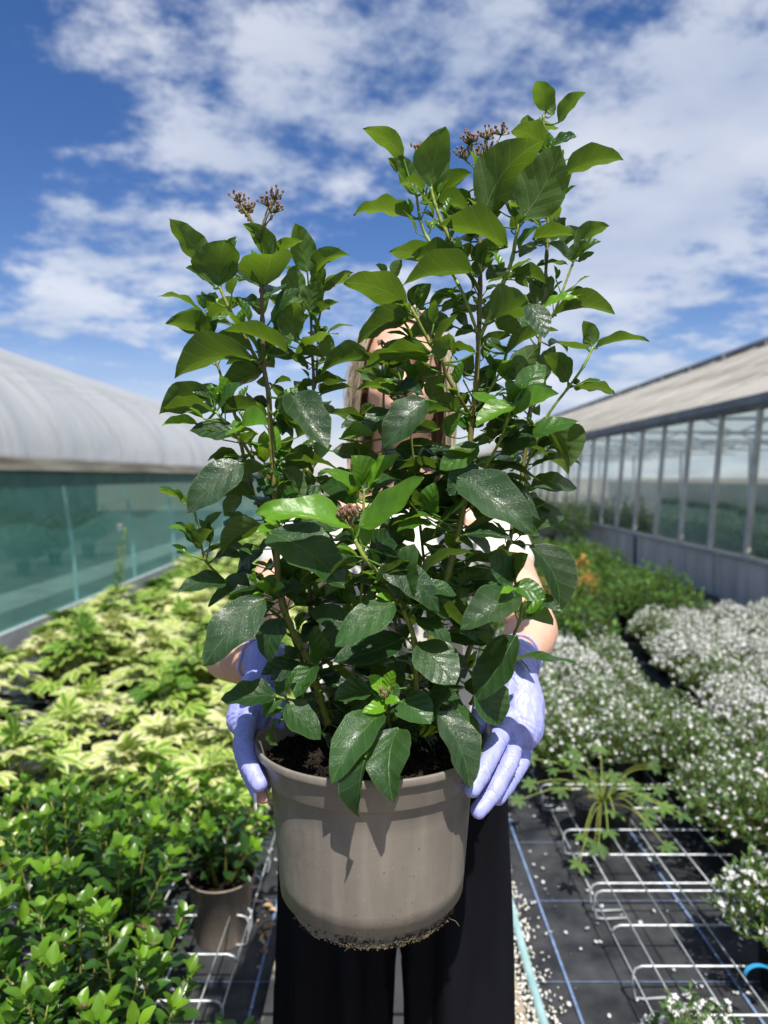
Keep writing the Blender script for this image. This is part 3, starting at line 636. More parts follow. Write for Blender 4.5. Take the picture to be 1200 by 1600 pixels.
TL(480, 860, [
 ('H',545,322,183,588,215,34,.16,d_(off=-2,dz=-2.5,dust=.45)), ('H',602,548,168,692,180,45,.0,d_(off=1)), ('H',705,572,918,832,290,30,.08,d_(off=-1,dz=-3,dust=.45,wmax=.85)), ('E',915,290,775,492,145,34,.08,d_(off=-4,dust=.4)), ('O',1170,252,968,440,0,30,.1) if False else ('P',400,882,172,932,145,40,.22,d_(dust=.3)),
 ('P',582,945,768,1082,235,30,.15,d_(off=-1,dust=.5,wmax=.9)), ('P',480,882,383,788,88,32,.97,d_(off=-1)), ('P',520,882,542,753,92,30,.97,d_(off=-1)), ('P',490,930,578,942,82,40,.97,d_(off=-1.5)), ('P',492,952,348,1017,92,30,1,d_(off=-1.5)), ('A',100,782,205,912,145,40,.0,d_(off=-1)),
 ('H',572,862,625,658,175,42,.04,d_(off=3)), ('B',180,442,160,655,165,50,.0,d_(off=-5)), ('S',340,182,250,240,135,50,.0), ('B',220,302,80,250,115,55,.0,d_(off=1)), ('H',470,120,500,90,30,40,.95), ('H',530,300,435,280,45,40,.92,d_(off=-1)), ('H',600,340,560,470,130,60,.0,d_(off=3)),
 ('H',620,340,690,440,130,55,.0,d_(off=3)), ('S',360,640,520,740,150,55,.0), ('S',240,720,390,780,140,60,.0), ('E',900,420,1060,560,120,60,.0), ('E',700,330,640,430,100,60,.0,d_(off=2)), ('B',60,420,20,560,110,60,.0), ('S',300,520,420,600,150,50,.0,d_(off=4)),
])
TL(620, 900, [
 ('O',755,112,408,325,235,30,.1,d_(off=-2,dust=1,dz=-3,wmax=.72)), ('F',750,205,972,302,175,130,.3,d_(off=-3,wmax=.8)), ('F',880,140,1022,218,92,30,.0,d_(off=-4,dust=.8)), ('O',745,370,498,765,215,46,.0,d_(off=-1,dust=.25)), ('O',680,372,610,520,60,100,.12,d_(off=-2)), ('O',692,522,1113,552,58,74,.14,d_(curl=.09)),
 ('E',412,692,230,902,125,58,.0,d_(off=-7)), ('E',450,120,560,90,90,60,.0), ('O',560,640,700,930,0,30,.1) if False else ('E',420,240,330,120,90,130,.1), ('F',500,330,620,420,130,60,.0), ('E',350,480,420,640,110,50,.0,d_(off=2)), ('E',440,90,430,180,60,30,.2,d_(off=-4,dust=1)),
 ('F',440,320,520,430,100,60,.05,d_(off=2)), ('E',330,300,440,420,120,60,.0,d_(off=3)),
])
TL(500, 1020, [
 ('P',392,372,78,802,235,28,.14,d_(Y=.735,dz=-5,dust=.45)), ('P',485,470,452,915,292,26,.07,d_(Y=.725,dz=-5,dust=.5)), ('P',290,640,250,1028,150,50,.0,d_(Y=.690,dz=-.5,fold=.6)), ('E',730,368,932,832,222,34,.0,d_(off=-9.5,dust=.9,dz=-2)), ('E',830,312,992,602,122,50,.2,d_(off=-7)), ('O',990,192,1125,442,235,34,.06,d_(off=-2,wmax=.9,dust=.3)),
 ('P',440,420,600,560,130,60,.0,d_(off=4)), ('P',640,500,720,660,120,60,.0,d_(off=4)),
])
TL(340, 1000, [
 ('Q',400,366,290,482,92,40,.22,d_(dust=.4)), ('Q',432,392,642,612,215,34,.08,d_(off=-1,dust=.4)), ('A',380,500,368,652,62,100,.0,d_(off=-6)), ('A',832,402,738,522,105,50,.0), ('A',652,572,702,682,115,60,.0), ('A',620,200,760,300,150,50,.0), ('A',700,380,820,480,140,60,.0), ('A',500,480,640,560,110,70,.0), ('Q',480,130,400,200,60,45,.7,d_(off=0)) if False else ('A',540,60,460,150,80,60,.0),
])
# leaves on the far side and inside the crown
random.seed(23)
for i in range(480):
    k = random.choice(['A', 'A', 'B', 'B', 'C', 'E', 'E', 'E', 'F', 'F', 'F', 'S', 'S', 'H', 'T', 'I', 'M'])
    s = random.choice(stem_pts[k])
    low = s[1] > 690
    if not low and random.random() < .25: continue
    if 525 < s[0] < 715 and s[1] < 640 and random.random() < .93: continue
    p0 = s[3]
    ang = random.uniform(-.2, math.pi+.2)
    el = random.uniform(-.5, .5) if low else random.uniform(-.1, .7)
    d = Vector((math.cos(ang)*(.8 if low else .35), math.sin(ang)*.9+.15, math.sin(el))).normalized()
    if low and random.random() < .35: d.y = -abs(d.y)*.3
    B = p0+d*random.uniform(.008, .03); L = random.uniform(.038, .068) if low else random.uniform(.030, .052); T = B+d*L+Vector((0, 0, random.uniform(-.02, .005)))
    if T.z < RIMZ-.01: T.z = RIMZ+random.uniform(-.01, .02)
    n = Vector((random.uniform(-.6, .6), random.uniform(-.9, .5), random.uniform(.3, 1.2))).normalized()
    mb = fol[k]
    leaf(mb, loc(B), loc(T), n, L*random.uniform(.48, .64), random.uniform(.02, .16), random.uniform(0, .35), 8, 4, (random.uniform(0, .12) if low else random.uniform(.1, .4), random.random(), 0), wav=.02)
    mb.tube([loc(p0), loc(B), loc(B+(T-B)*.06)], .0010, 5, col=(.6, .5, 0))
# small fresh leaf pairs in the axils
for k, sp in stem_pts.items():
    n = len(sp)
    for i in range(7, n-2, 7 if k not in 'AEF' else 4):
        if random.random() < .35: continue
        x_, y_, Y_, p0, r0_ = sp[i]
        t = (sp[i+1][3]-sp[i-1][3]).normalized(); e1 = t.cross(Vector((random.uniform(-1, 1), random.uniform(-1, 0), .2))).normalized()
        tw_L = random.uniform(.006, .022)
        for sg in (-1, 1):
            d0 = (t*.8+e1*sg*.75).normalized(); q0 = p0+d0*(r0_+tw_L)
            fol[k].tube([loc(p0), loc(q0)], .0008, 5, col=(.9, .5, 0))
            for m_ in range(random.choice((1, 2, 3))):
                d1 = (d0+Vector((random.uniform(-.8, .8), random.uniform(-.8, .4), random.uniform(-.2, .8)))).normalized(); L = random.uniform(.012, .030)
                nn = (Vector((0, -.5, 1))-d1*.4).normalized()
                leaf(fol[k], loc(q0), loc(q0+d1*L), nn, L*random.uniform(.42, .6), .06, .3, 6, 4, (random.uniform(.35, .9), random.random(), 0))
for k, mb in fol.items():
    if mb.v:
        mb2 = mb
        mb2.build('foliage', M_leaf, stem_obj[k])

def cluster(px, py, bx, by, Y, heads, spread, n, big=.0017, dense=False):
    top = at(px, py, Y); base = at(bx, by, Y)
    st = MB(); bd = MB()
    up = (top-base).normalized()
    side = up.cross(Vector((0, 1, 0))).normalized(); fw = side.cross(up)
    for h in range(heads):
        q = 6.28*h/heads+random.uniform(-.3, .3); rr = spread*(.35 if h % 3 == 0 else random.uniform(.6, 1))
        hp = top + side*(math.cos(q)*rr) + fw*(math.sin(q)*rr*.8) + up*random.uniform(-.009, .006)*(spread/.028)
        m1 = base.lerp(hp, .45)+up*.004
        st.tube([loc(base), loc(m1), loc(hp-up*.004)], [.0012, .0010, .0008], 5)
        for i in range(n):
            o = Vector((random.gauss(0, 1), random.gauss(0, 1), random.gauss(0, .8))); o.normalize()
            o *= random.uniform(.3, 1)*(spread*.36)
            b = hp+side*o.x+fw*o.y+up*abs(o.z)*.9
            bd.ball(loc(b), (big, big, big*1.5), 6, 4)
            st.tube([loc(hp-up*.004), loc(b-up*.0012)], .00055, 4)
        for i in range(3):
            p = base.lerp(hp, random.uniform(.5, .85)); e = p+(side*math.cos(q)+up*1.2)*.005
            st.ball(loc(e), (.0016, .0012, .0028), 5, 4)
    s = bd.build('flower_cluster', M_bud, shrub)
    st.build('flower_stalk', M_budstalk, s)
random.seed(5)
cluster(403, 326, 405, 380, .80, 6, .034, 20, .0013)
cluster(748, 216, 752, 285, .82, 7, .034, 20, .0013)
cluster(541, 797, 552, 838, .715, 8, .013, 22, .0014)
cluster(603, 540, 604, 562, .87, 4, .014, 7, .0013)
cluster(632, 598, 634, 618, .84, 6, .011, 12, .0012)
cluster(600, 1083, 600, 1090, .735, 5, .0035, 7, .0009)
cluster(650, 228, 651, 240, .87, 2, .003, 5, .0016)
cluster(833, 337, 845, 352, .86, 3, .005, 5, .0015)
tb = MB(); tb.tube([loc(at(749, 331, .815)), loc(at(749, 345, .815))], .0034, 10)
tb.build('stem_tie', noisy('red_tie', (.45, .02, .05), (.55, .03, .07), rough=.4), shrub)

# ================================================================== THE SETTING
M_fab, t_, p_, o_ = mat('woven_ground_fabric')
def fabric_nodes(t, p):
    L = t.links.new
    tc = N(t, 'ShaderNodeTexCoord')
    a = N(t, 'ShaderNodeTexWave', wave_type='BANDS', bands_direction='X'); a.inputs['Scale'].default_value = 260; L(tc.outputs['Object'], a.inputs['Vector'])
    b = N(t, 'ShaderNodeTexWave', wave_type='BANDS', bands_direction='Y'); b.inputs['Scale'].default_value = 260; L(tc.outputs['Object'], b.inputs['Vector'])
    n = N(t, 'ShaderNodeTexNoise'); n.inputs['Scale'].default_value = 5; n.inputs['Detail'].default_value = 8; n.inputs['Roughness'].default_value = .65; L(tc.outputs['Object'], n.inputs['Vector'])
    cr = N(t, 'ShaderNodeValToRGB'); e = cr.color_ramp.elements; e[0].position = .38; e[1].position = .72
    e[0].color = (.010, .012, .016, 1); e[1].color = (.078, .080, .082, 1); L(n.outputs[0], cr.inputs[0])
    L(cr.outputs[0], p.inputs['Base Color']); p.inputs['Roughness'].default_value = .62; p.inputs['Specular IOR Level'].default_value = .35
    m = N(t, 'ShaderNodeMath', operation='ADD'); L(a.outputs[0], m.inputs[0]); L(b.outputs[0], m.inputs[1])
    m2 = N(t, 'ShaderNodeMath', operation='MULTIPLY_ADD'); L(n.outputs[0], m2.inputs[0]); m2.inputs[1].default_value = 9; L(m.outputs[0], m2.inputs[2])
    bp = N(t, 'ShaderNodeBump'); bp.inputs['Strength'].default_value = .4; bp.inputs['Distance'].default_value = .003; L(m2.outputs[0], bp.inputs['Height']); L(bp.outputs[0], p.inputs['Normal'])
fabric_nodes(t_, p_)
M_earth = noisy('bare_earth', (.09, .07, .05), (.17, .15, .11), scale=1.5, rough=.95, bump=.4)
M_conc = noisy('path_concrete', (.30, .25, .18), (.46, .40, .30), scale=6, rough=.9, bump=.5, bscale=140, bdist=.003)
M_blue = noisy('printed_blue_line', (.10, .16, .30), (.20, .28, .44), scale=30, rough=.6)
M_wallc = noisy('weathered_concrete', (.58, .50, .40), (.80, .71, .59), scale=2.6, rough=.9, bump=.4, bscale=40, stretch=(1, 2.2, .35))
M_kerb = noisy('grey_board', (.26, .28, .29), (.38, .40, .40), scale=3, rough=.85, bump=.3)
M_gutter = noisy('weathered_timber_rail', (.20, .17, .14), (.42, .39, .34), scale=5, rough=.85, bump=.4, stretch=(1, .25, 3))
M_alu = noisy('dull_aluminium', (.32, .31, .29), (.48, .46, .43), scale=7, rough=.55, metal=.2)
M_grey = noisy('grey_painted_metal', (.13, .14, .15), (.22, .23, .24), scale=4, rough=.5)
M_wire = noisy('galvanised_wire', (.38, .41, .42), (.62, .65, .66), scale=40, rough=.42, metal=.35)
M_hose = noisy('pale_teal_hose', (.22, .38, .38), (.34, .50, .50), scale=12, rough=.45)
M_white = noisy('white_chips', (.55, .52, .44), (.85, .83, .76), scale=60, rough=.9)
M_petal = noisy('white_petals', (.84, .80, .82), (.93, .91, .92), scale=200, rough=.8, transl=(.92, .88, .90))
M_dead = noisy('dead_leaf', (.25, .15, .08), (.50, .36, .20), scale=50, rough=.9)

def struct(name, mb, m, smooth=False, kind='structure'):
    o = mb.build(name, m, None, smooth); o['kind'] = kind; return o
mb = MB(); mb.add([(-400, -200, -.004), (400, -200, -.004), (400, 900, -.004), (-400, 900, -.004)], [(0, 1, 2, 3)]); struct('ground', mb, M_earth)
# woven ground sheets with lightly rumpled surface
mb = MB(); nx, ny = 60, 130; vs = []
for j in range(ny+1):
    for i in range(nx+1):
        x = -2.86+6.6*i/nx; y = -1.0+27*j/ny
        vs.append((x, y, .004+.006*(noise.noise((x*2.2, y*1.6, 0))+.5)))
mb.add(vs, [(j*(nx+1)+i, j*(nx+1)+i+1, (j+1)*(nx+1)+i+1, (j+1)*(nx+1)+i) for j in range(ny) for i in range(nx)])
struct('ground_fabric', mb, M_fab, True)
mb = MB()
for i in range(26):
    y0 = -1+i*.9; mb.box((-.300, y0, -.01), (.352, y0+.888, .022))
struct('path', mb, M_conc)
mb = MB()
for x in (-.335, .487, .93, 1.37, 1.81, 2.25, 2.69, 3.13, -.78, -1.22, -1.66, -2.1, -2.54):
    vs = [];
    for j in range(91):
        y = -1+27*j/90
        z = .013
        vs += [(x-.0035, y, z), (x+.0035, y, z)]
    mb.add(vs, [(2*j, 2*j+1, 2*j+3, 2*j+2) for j in range(90)])
for y in [1.1+.36*k for k in range(20)]:
    mb.add([(-2.8, y-.0012, .0128), (-.30, y-.0012, .0128), (-.30, y+.0012, .0128), (-2.8, y+.0012, .0128)], [(0, 1, 2, 3)])
    mb.add([(.352, y-.0012, .0128), (3.6, y-.0012, .0128), (3.6, y+.0012, .0128), (.352, y+.0012, .0128)], [(0, 1, 2, 3)])
struct('ground_fabric_lines', mb, M_blue)

# ------------------------------------------------------------------ hose, chips, petals
random.seed(31)
hp = [(.40+.012*math.sin(i*.9), -.6+i*.42, .020+.003*math.sin(i*1.7)) for i in range(26)]
mb = MB(); mb.tube(catmull(hp, 6), .0125, 14)
tag(mb.build('water_hose', M_hose), 'long pale teal hose lying beside the concrete path', 'hose')
mb = MB()
for i in range(5200):
    y = .8+6*random.random()**1.5
    w = .022+.012*math.sin(y*4.1)
    x = .382+random.gauss(0, w) + (.03 if y < 1.6 else 0)
    s = random.uniform(.002, .0062)
    ax = Euler((random.uniform(0, 6), random.uniform(0, 6), random.uniform(0, 6))).to_matrix()
    mb.ball((x, y, .022+s*.4+.006*random.random() if x < .355 else .012+s*.5+.010*random.random()), (s, s*random.uniform(.6, 1), s*random.uniform(.4, .9)), 5, 3, ax=ax)
tag(mb.build('white_chips', M_white), 'spilled white chips in a line along the hose', 'gravel', kind='stuff')
def flower(mb, c, n, r, mi=0, simple=False):
    n = Vector(n).normalized(); ref = Vector((0, 0, 1)) if abs(n.z) < .9 else Vector((1, 0, 0))
    a = n.cross(ref).normalized(); b = n.cross(a); c = Vector(c)
    k = 5; ph = random.uniform(0, 6)
    for i in range(k):
        q = ph+6.283*i/k; d = a*math.cos(q)+b*math.sin(q); e = a*math.cos(q+1.57)+b*math.sin(q+1.57)
        p0 = c; p1 = c+d*r*.6-e*r*.36+n*r*.22; p2 = c+d*r+n*r*.30; p3 = c+d*r*.6+e*r*.36+n*r*.22
        mb.add([p0, p1, p2, p3], [(0, 1, 2, 3)], mi=mi)
mb = MB()
for i in range(480):
    x = random.uniform(.36, 1.7) if random.random() < .85 else random.uniform(-.9, -.3); y = random.uniform(1.2, 4.2)
    flower(mb, (x, y, .018), (random.gauss(0, .4), random.gauss(0, .4), 1), random.uniform(.004, .008))
tag(mb.build('fallen_petals', M_petal), 'tiny white petals fallen on the black ground fabric', 'petals', kind='stuff')

# ------------------------------------------------------------------ polytunnel on the left
TX, TY0, TY1 = -2.9, -3.0, 27.0
M_net, t_, p_, o_ = mat('green_shade_net')
def net_nodes(t, p, o):
    L = t.links.new
    tc = N(t, 'ShaderNodeTexCoord')
    n = N(t, 'ShaderNodeTexNoise'); n.inputs['Scale'].default_value = 1.2; n.inputs['Detail'].default_value = 5; L(tc.outputs['Object'], n.inputs['Vector'])
    cr = N(t, 'ShaderNodeValToRGB'); e = cr.color_ramp.elements; e[0].position = .35; e[1].position = .7
    e[0].color = (.095, .330, .295, 1); e[1].color = (.150, .42, .380, 1); L(n.outputs[0], cr.inputs[0]); L(cr.outputs[0], p.inputs['Base Color'])
    p.inputs['Roughness'].default_value = .6; p.inputs['Specular IOR Level'].default_value = .25
    tr = N(t, 'ShaderNodeBsdfTransparent'); tr.inputs[0].default_value = (.62, .88, .84, 1)
    mx = N(t, 'ShaderNodeMixShader'); mx.inputs[0].default_value = .52; L(p.outputs[0], mx.inputs[1]); L(tr.outputs[0], mx.inputs[2]); L(mx.outputs[0], o.inputs[0])
net_nodes(t_, p_, o_)
M_film, t_, p_, o_ = mat('polythene_film')
def film_nodes(t, p, o):
    L = t.links.new
    tc = N(t, 'ShaderNodeTexCoord'); mp = N(t, 'ShaderNodeMapping'); mp.inputs['Rotation'].default_value = (0, 0, R(25)); mp.inputs['Scale'].default_value = (.4, 1.3, .4); L(tc.outputs['Object'], mp.inputs[0])
    n = N(t, 'ShaderNodeTexNoise'); n.inputs['Scale'].default_value = 1.1; n.inputs['Detail'].default_value = 5; n.inputs['Distortion'].default_value = .8; L(mp.outputs[0], n.inputs['Vector'])
    cr = N(t, 'ShaderNodeValToRGB'); e = cr.color_ramp.elements; e[0].position = .3; e[1].position = .75
    e[0].color = (.50, .52, .55, 1); e[1].color = (.70, .70, .70, 1); L(n.outputs[0], cr.inputs[0]); L(cr.outputs[0], p.inputs['Base Color'])
    p.inputs['Roughness'].default_value = .4; p.inputs['Specular IOR Level'].default_value = .35
    b = N(t, 'ShaderNodeBump'); b.inputs['Strength'].default_value = .7; b.inputs['Distance'].default_value = .12; L(n.outputs[0], b.inputs['Height']); L(b.outputs[0], p.inputs['Normal'])
    tr = N(t, 'ShaderNodeBsdfTransparent'); tr.inputs[0].default_value = (.85, .88, .92, 1)
    tl = N(t, 'ShaderNodeBsdfTranslucent'); tl.inputs[0].default_value = (.7, .72, .75, 1)
    m1 = N(t, 'ShaderNodeMixShader'); m1.inputs[0].default_value = .45; L(p.outputs[0], m1.inputs[1]); L(tl.outputs[0], m1.inputs[2])
    mx = N(t, 'ShaderNodeMixShader'); mx.inputs[0].default_value = .22; L(m1.outputs[0], mx.inputs[1]); L(tr.outputs[0], mx.inputs[2]); L(mx.outputs[0], o.inputs[0])
film_nodes(t_, p_, o_)
tunnel = empty('polytunnel', (TX, 0, 0), 0, 'long polytunnel with milky plastic roof above green net side wall', 'polytunnel')
def TP(mb, name, m, smooth=False, par=None):
    mb.v = [(x-TX, y, z) for x, y, z in mb.v]
    return mb.build(name, m, par or tunnel, smooth)
mb = MB(); mb.box((TX-.05, TY0, -.02), (TX+.03, TY1, .165)); TP(mb, 'base_board', M_kerb)
mb = MB()
vs = []; fs = []; nyy = 110
for j in range(nyy+1):
    y = TY0+(TY1-TY0)*j/nyy
    for i in range(7):
        z = .163+(1.40-.163)*i/6
        x = TX-.004-.02*math.sin(math.pi*i/6)*(1+.5*math.sin(y*3.1))-.10*(i/6)**2*0
        vs.append((x, y, z))
fs = [(j*7+i, (j+1)*7+i, (j+1)*7+i+1, j*7+i+1) for j in range(nyy) for i in range(6)]
mb.add(vs, fs); TP(mb, 'net_wall', M_net, True)
mb = MB(); mb.box((TX+.006, TY0, 1.27), (TX+.012, TY1, 1.40)); TP(mb, 'net_hem', noisy('doubled_net', (.02, .085, .08), (.05, .15, .14), scale=2, rough=.6))
mb = MB(); mb.box((TX-.03, TY0, 1.40), (TX+.05, TY1, 1.495)); mb.box((TX-.06, TY0, 1.47), (TX-.031, TY1, 1.53)); TP(mb, 'gutter_rail', M_gutter)
XC, AA, BB = -6.9, 4.0, 1.70
vs = []; fs = []; na = 40; nyy = 90
for j in range(nyy+1):
    y = TY0+(TY1-TY0)*j/nyy
    for i in range(na+1):
        th = math.pi*i/na
        sag = -.018*abs(math.sin(y*math.pi/1.6))
        vs.append((XC+(AA+sag)*math.cos(th), y, 1.50+(BB+sag)*math.sin(th)))
fs = [(j*(na+1)+i, (j+1)*(na+1)+i, (j+1)*(na+1)+i+1, j*(na+1)+i+1) for j in range(nyy) for i in range(na)]
mb = MB(); mb.add(vs, fs); TP(mb, 'film_roof', M_film, True)
M_hoop = noisy('pale_tube', (.55, .57, .57), (.75, .77, .77), scale=7, rough=.5)
for k in range(19):
    y = TY0+.2+1.6*k
    if y > TY1: break
    pts = []
    for i in range(13):
        t = i/12; pts.append((TX-.06-.42*t**2.0*.35-.0, y, .0+1.48*t))
    for i in range(1, 17):
        th = math.pi*i/32; pts.append((XC+(AA-.17)*math.cos(th), y, 1.50+(BB-.1)*math.sin(th)))
    mb = MB(); mb.tube(pts, .019, 8); TP(mb, 'hoop', M_hoop, True)
mb = MB(); mb.add([(XC-4.6, TY0-.1, -.001), (TX-.06, TY0-.1, -.001), (TX-.06, TY1, -.001), (XC-4.6, TY1, -.001)], [(0, 1, 2, 3)]); TP(mb, 'tunnel_floor', M_earth)
mb = MB(); mb.box((XC-4.1, TY0, .0), (XC-4.0, TY1, 1.5)); TP(mb, 'far_wall', noisy('far_wall_sheet', (.10, .16, .15), (.20, .26, .24), scale=1.5, rough=.8))
mb = MB(); mb.box((-4.35, TY0, .0), (-3.75, TY1, .012)); o = struct('tunnel_path', mb, noisy('pale_tunnel_path', (.34, .33, .27), (.48, .46, .38), scale=3, rough=.9))

# ------------------------------------------------------------------ glasshouse on the right
GX = 3.8
house = empty('greenhouse', (GX, 0, 0), 0, 'glass greenhouse with tall panes on a concrete wall and whitewashed sloping roof', 'greenhouse')
def GP(mb, name, m, smooth=False, par=None):
    mb.v = [(x-GX, y, z) for x, y, z in mb.v]
    return mb.build(name, m, par or house, smooth)
GY0, GY1 = -2.0, 34.0
mb = MB()
y = GY0
while y < GY1:
    w = 2.511; mb.box((GX-.05, y, -.02), (GX+.12, y+w-.02, .47)); y += w
GP(mb, 'concrete_wall', M_wallc)
y = GY0+.837*3
M_dc = noisy('dark_concrete', (.09, .09, .10), (.17, .17, .18), scale=5, rough=.9)
while y < GY1:
    mb = MB(); mb.box((GX-.075, y-.055, -.02), (GX-.0505, y+.02, .465)); GP(mb, 'wall_pilaster', M_dc); y += 2.511*2
mb = MB(); mb.box((GX-.07, GY0, .4705), (GX+.13, GY1, .505)); GP(mb, 'sill', M_alu)
M_glass, t_, p_, o_ = mat('greenhouse_glass')
def glass_nodes(t, p, o):
    L = t.links.new
    tc = N(t, 'ShaderNodeTexCoord'); n = N(t, 'ShaderNodeTexNoise'); n.inputs['Scale'].default_value = 1.3; n.inputs['Detail'].default_value = 7; L(tc.outputs['Object'], n.inputs['Vector'])
    gl = N(t, 'ShaderNodeBsdfGlossy'); gl.inputs['Roughness'].default_value = .02; gl.inputs[0].default_value = (.9, .95, .95, 1)
    tr = N(t, 'ShaderNodeBsdfTransparent'); tr.inputs[0].default_value = (.80, .90, .87, 1)
    fr = N(t, 'ShaderNodeFresnel'); fr.inputs[0].default_value = 1.9
    df = N(t, 'ShaderNodeBsdfDiffuse'); df.inputs[0].default_value = (.45, .52, .52, 1)
    m1 = N(t, 'ShaderNodeMixShader'); L(fr.outputs[0], m1.inputs[0]); L(tr.outputs[0], m1.inputs[1]); L(gl.outputs[0], m1.inputs[2])
    mm = N(t, 'ShaderNodeMapRange'); L(n.outputs[0], mm.inputs[0]); mm.inputs[1].default_value = .35; mm.inputs[2].default_value = .75; mm.inputs[3].default_value = .08; mm.inputs[4].default_value = .26
    m2 = N(t, 'ShaderNodeMixShader'); L(mm.outputs[0], m2.inputs[0]); L(m1.outputs[0], m2.inputs[1]); L(df.outputs[0], m2.inputs[2])
    b = N(t, 'ShaderNodeBump'); b.inputs['Strength'].default_value = .12; b.inputs['Distance'].default_value = .02; L(n.outputs[0], b.inputs['Height']); L(b.outputs[0], gl.inputs['Normal'])
    L(m2.outputs[0], o.inputs[0])
glass_nodes(t_, p_, o_)
LEAN = .11
M_mull = noisy('pale_painted_glazing_bar', (.58, .52, .43), (.76, .70, .60), scale=7, rough=.6)
ys = []
y = 7.43-.837*11
while y < GY1-.9: ys.append(y); y += .837
for i, y in enumerate(ys):
    mb = MB()
    z0, z1 = .505, 2.06
    a = .027
    mb.add([(GX-.02, y-a, z0), (GX+.03, y-a, z0), (GX+.03, y+a, z0), (GX-.02, y+a, z0), (GX-.02+LEAN, y-a, z1), (GX+.03+LEAN, y-a, z1), (GX+.03+LEAN, y+a, z1), (GX-.02+LEAN, y+a, z1)],
           [(0,3,2,1),(4,5,6,7),(0,1,5,4),(1,2,6,5),(2,3,7,6),(3,0,4,7)])
    GP(mb, 'mullion', M_mull)
    mb = MB(); y2 = y+.837
    tw = random.uniform(-.006, .006)
    mb.add([(GX+.004+tw, y+a+.001, z0), (GX+.004, y2-a-.001, z0), (GX+.004+LEAN, y2-a-.001, z1), (GX+.004+LEAN-tw, y+a+.001, z1)], [(0, 3, 2, 1)])
    GP(mb, 'glass_pane', M_glass)
mb = MB(); mb.box((GX+LEAN-.05, GY0, 2.061), (GX+LEAN+.10, GY1, 2.10)); mb.box((GX+LEAN-.09, GY0, 2.101), (GX+LEAN+.08, GY1, 2.20)); GP(mb, 'gutter', M_grey)
M_wash, t_, p_, o_ = mat('whitewashed_roof')
def wash_nodes(t, p, o):
    L = t.links.new
    tc = N(t, 'ShaderNodeTexCoord')
    def nz(sc, st, d=7):
        mp = N(t, 'ShaderNodeMapping'); mp.inputs['Scale'].default_value = st; L(tc.outputs['Object'], mp.inputs[0])
        n = N(t, 'ShaderNodeTexNoise'); n.inputs['Scale'].default_value = sc; n.inputs['Detail'].default_value = d; L(mp.outputs[0], n.inputs['Vector']); return n.outputs[0]
    cr = N(t, 'ShaderNodeValToRGB'); e = cr.color_ramp.elements; e[0].position = .34; e[1].position = .66
    e[0].color = (.30, .27, .22, 1); e[1].color = (.60, .56, .48, 1)
    ad = N(t, 'ShaderNodeMath', operation='ADD'); L(nz(1.6, (1, .12, 1)), ad.inputs[0])
    ml = N(t, 'ShaderNodeMath', operation='MULTIPLY_ADD'); L(nz(9, (1, .05, 1)), ml.inputs[0]); ml.inputs[1].default_value = .5; ml.inputs[2].default_value = -.25; L(ml.outputs[0], ad.inputs[1])
    L(ad.outputs[0], cr.inputs[0]); L(cr.outputs[0], p.inputs['Base Color']); p.inputs['Roughness'].default_value = .6
    tl = N(t, 'ShaderNodeBsdfTranslucent'); tl.inputs[0].default_value = (.9, .92, .9, 1)
    mx = N(t, 'ShaderNodeMixShader'); mx.inputs[0].default_value = .3; L(p.outputs[0], mx.inputs[1]); L(tl.outputs[0], mx.inputs[2]); L(mx.outputs[0], o.inputs[0])
wash_nodes(t_, p_, o_)
sl = .488; RX = 3.4
mb = MB(); x0 = GX+LEAN-.02
y = GY0
while y < GY1:
    w = 1.674
    dz = random.uniform(-.006, .006)
    mb.add([(x0, y, 2.215+dz), (x0, y+w-.02, 2.215-dz), (x0+RX, y+w-.02, 2.215+RX*sl), (x0+RX, y, 2.215+RX*sl)], [(0, 3, 2, 1)])
    mb.box((x0-.0, y+w-.02, 2.20), (x0+.02, y+w-.0, 2.22)); y += w
GP(mb, 'roof', M_wash)
mb = MB()
y = GY0
while y < GY1:
    mb.tube([(x0, y+.827, 2.232), (x0+RX, y+.827, 2.232+RX*sl)], .009, 4); y += 1.674
GP(mb, 'roof_bars', M_alu)
mb = MB(); zr = 2.215+RX*sl
mb.box((x0+RX-.08, GY0, zr+.004), (x0+RX+.10, GY1, zr+.06))
mb.box((x0+RX-.02, GY0, zr+.061), (x0+RX+.05, GY1, zr+.12))
y = GY0+.4
while y < GY1: mb.box((x0+RX-.14, y, zr-.05), (x0+RX-.081, y+.10, zr+.05)); y += 1.674
GP(mb, 'ridge', M_grey)
mb = MB(); mb.add([(x0+RX, GY0, zr-.01), (x0+RX, GY1, zr-.01), (x0+2*RX, GY1, 2.2), (x0+2*RX, GY0, 2.2)], [(0, 1, 2, 3)]); GP(mb, 'far_roof', M_wash)
# inside
mb = MB(); mb.box((GX+.2, GY0, -.003), (GX+7.0, GY1, .0)); GP(mb, 'inner_floor', M_earth)
mb = MB(); mb.box((GX+6.9, GY0, 0), (GX+6.98, GY1, 1.15)); GP(mb, 'far_inner_wall', noisy('green_inner_screen', (.03, .10, .07), (.08, .20, .12), scale=1.4, rough=.9))
y = 1.0
while y < GY1:
    mb = MB()
    mb.tube([(GX+1.1, y, 2.25), (GX+6.6, y, 2.25)], .03, 6)
    for i in range(5):
        xa = GX+1.1+i*1.1; mb.tube([(xa, y, 2.25), (xa+.55, y, 2.02)], .016, 5); mb.tube([(xa+.55, y, 2.02), (xa+1.1, y, 2.25)], .016, 5)
    mb.tube([(GX+1.1, y, 2.02), (GX+6.6, y, 2.02)], .022, 6)
    mb.tube([(GX+3.6, y, 0), (GX+3.6, y, 2.02)], .035, 8)
    GP(mb, 'roof_truss', M_alu); y += 3.348

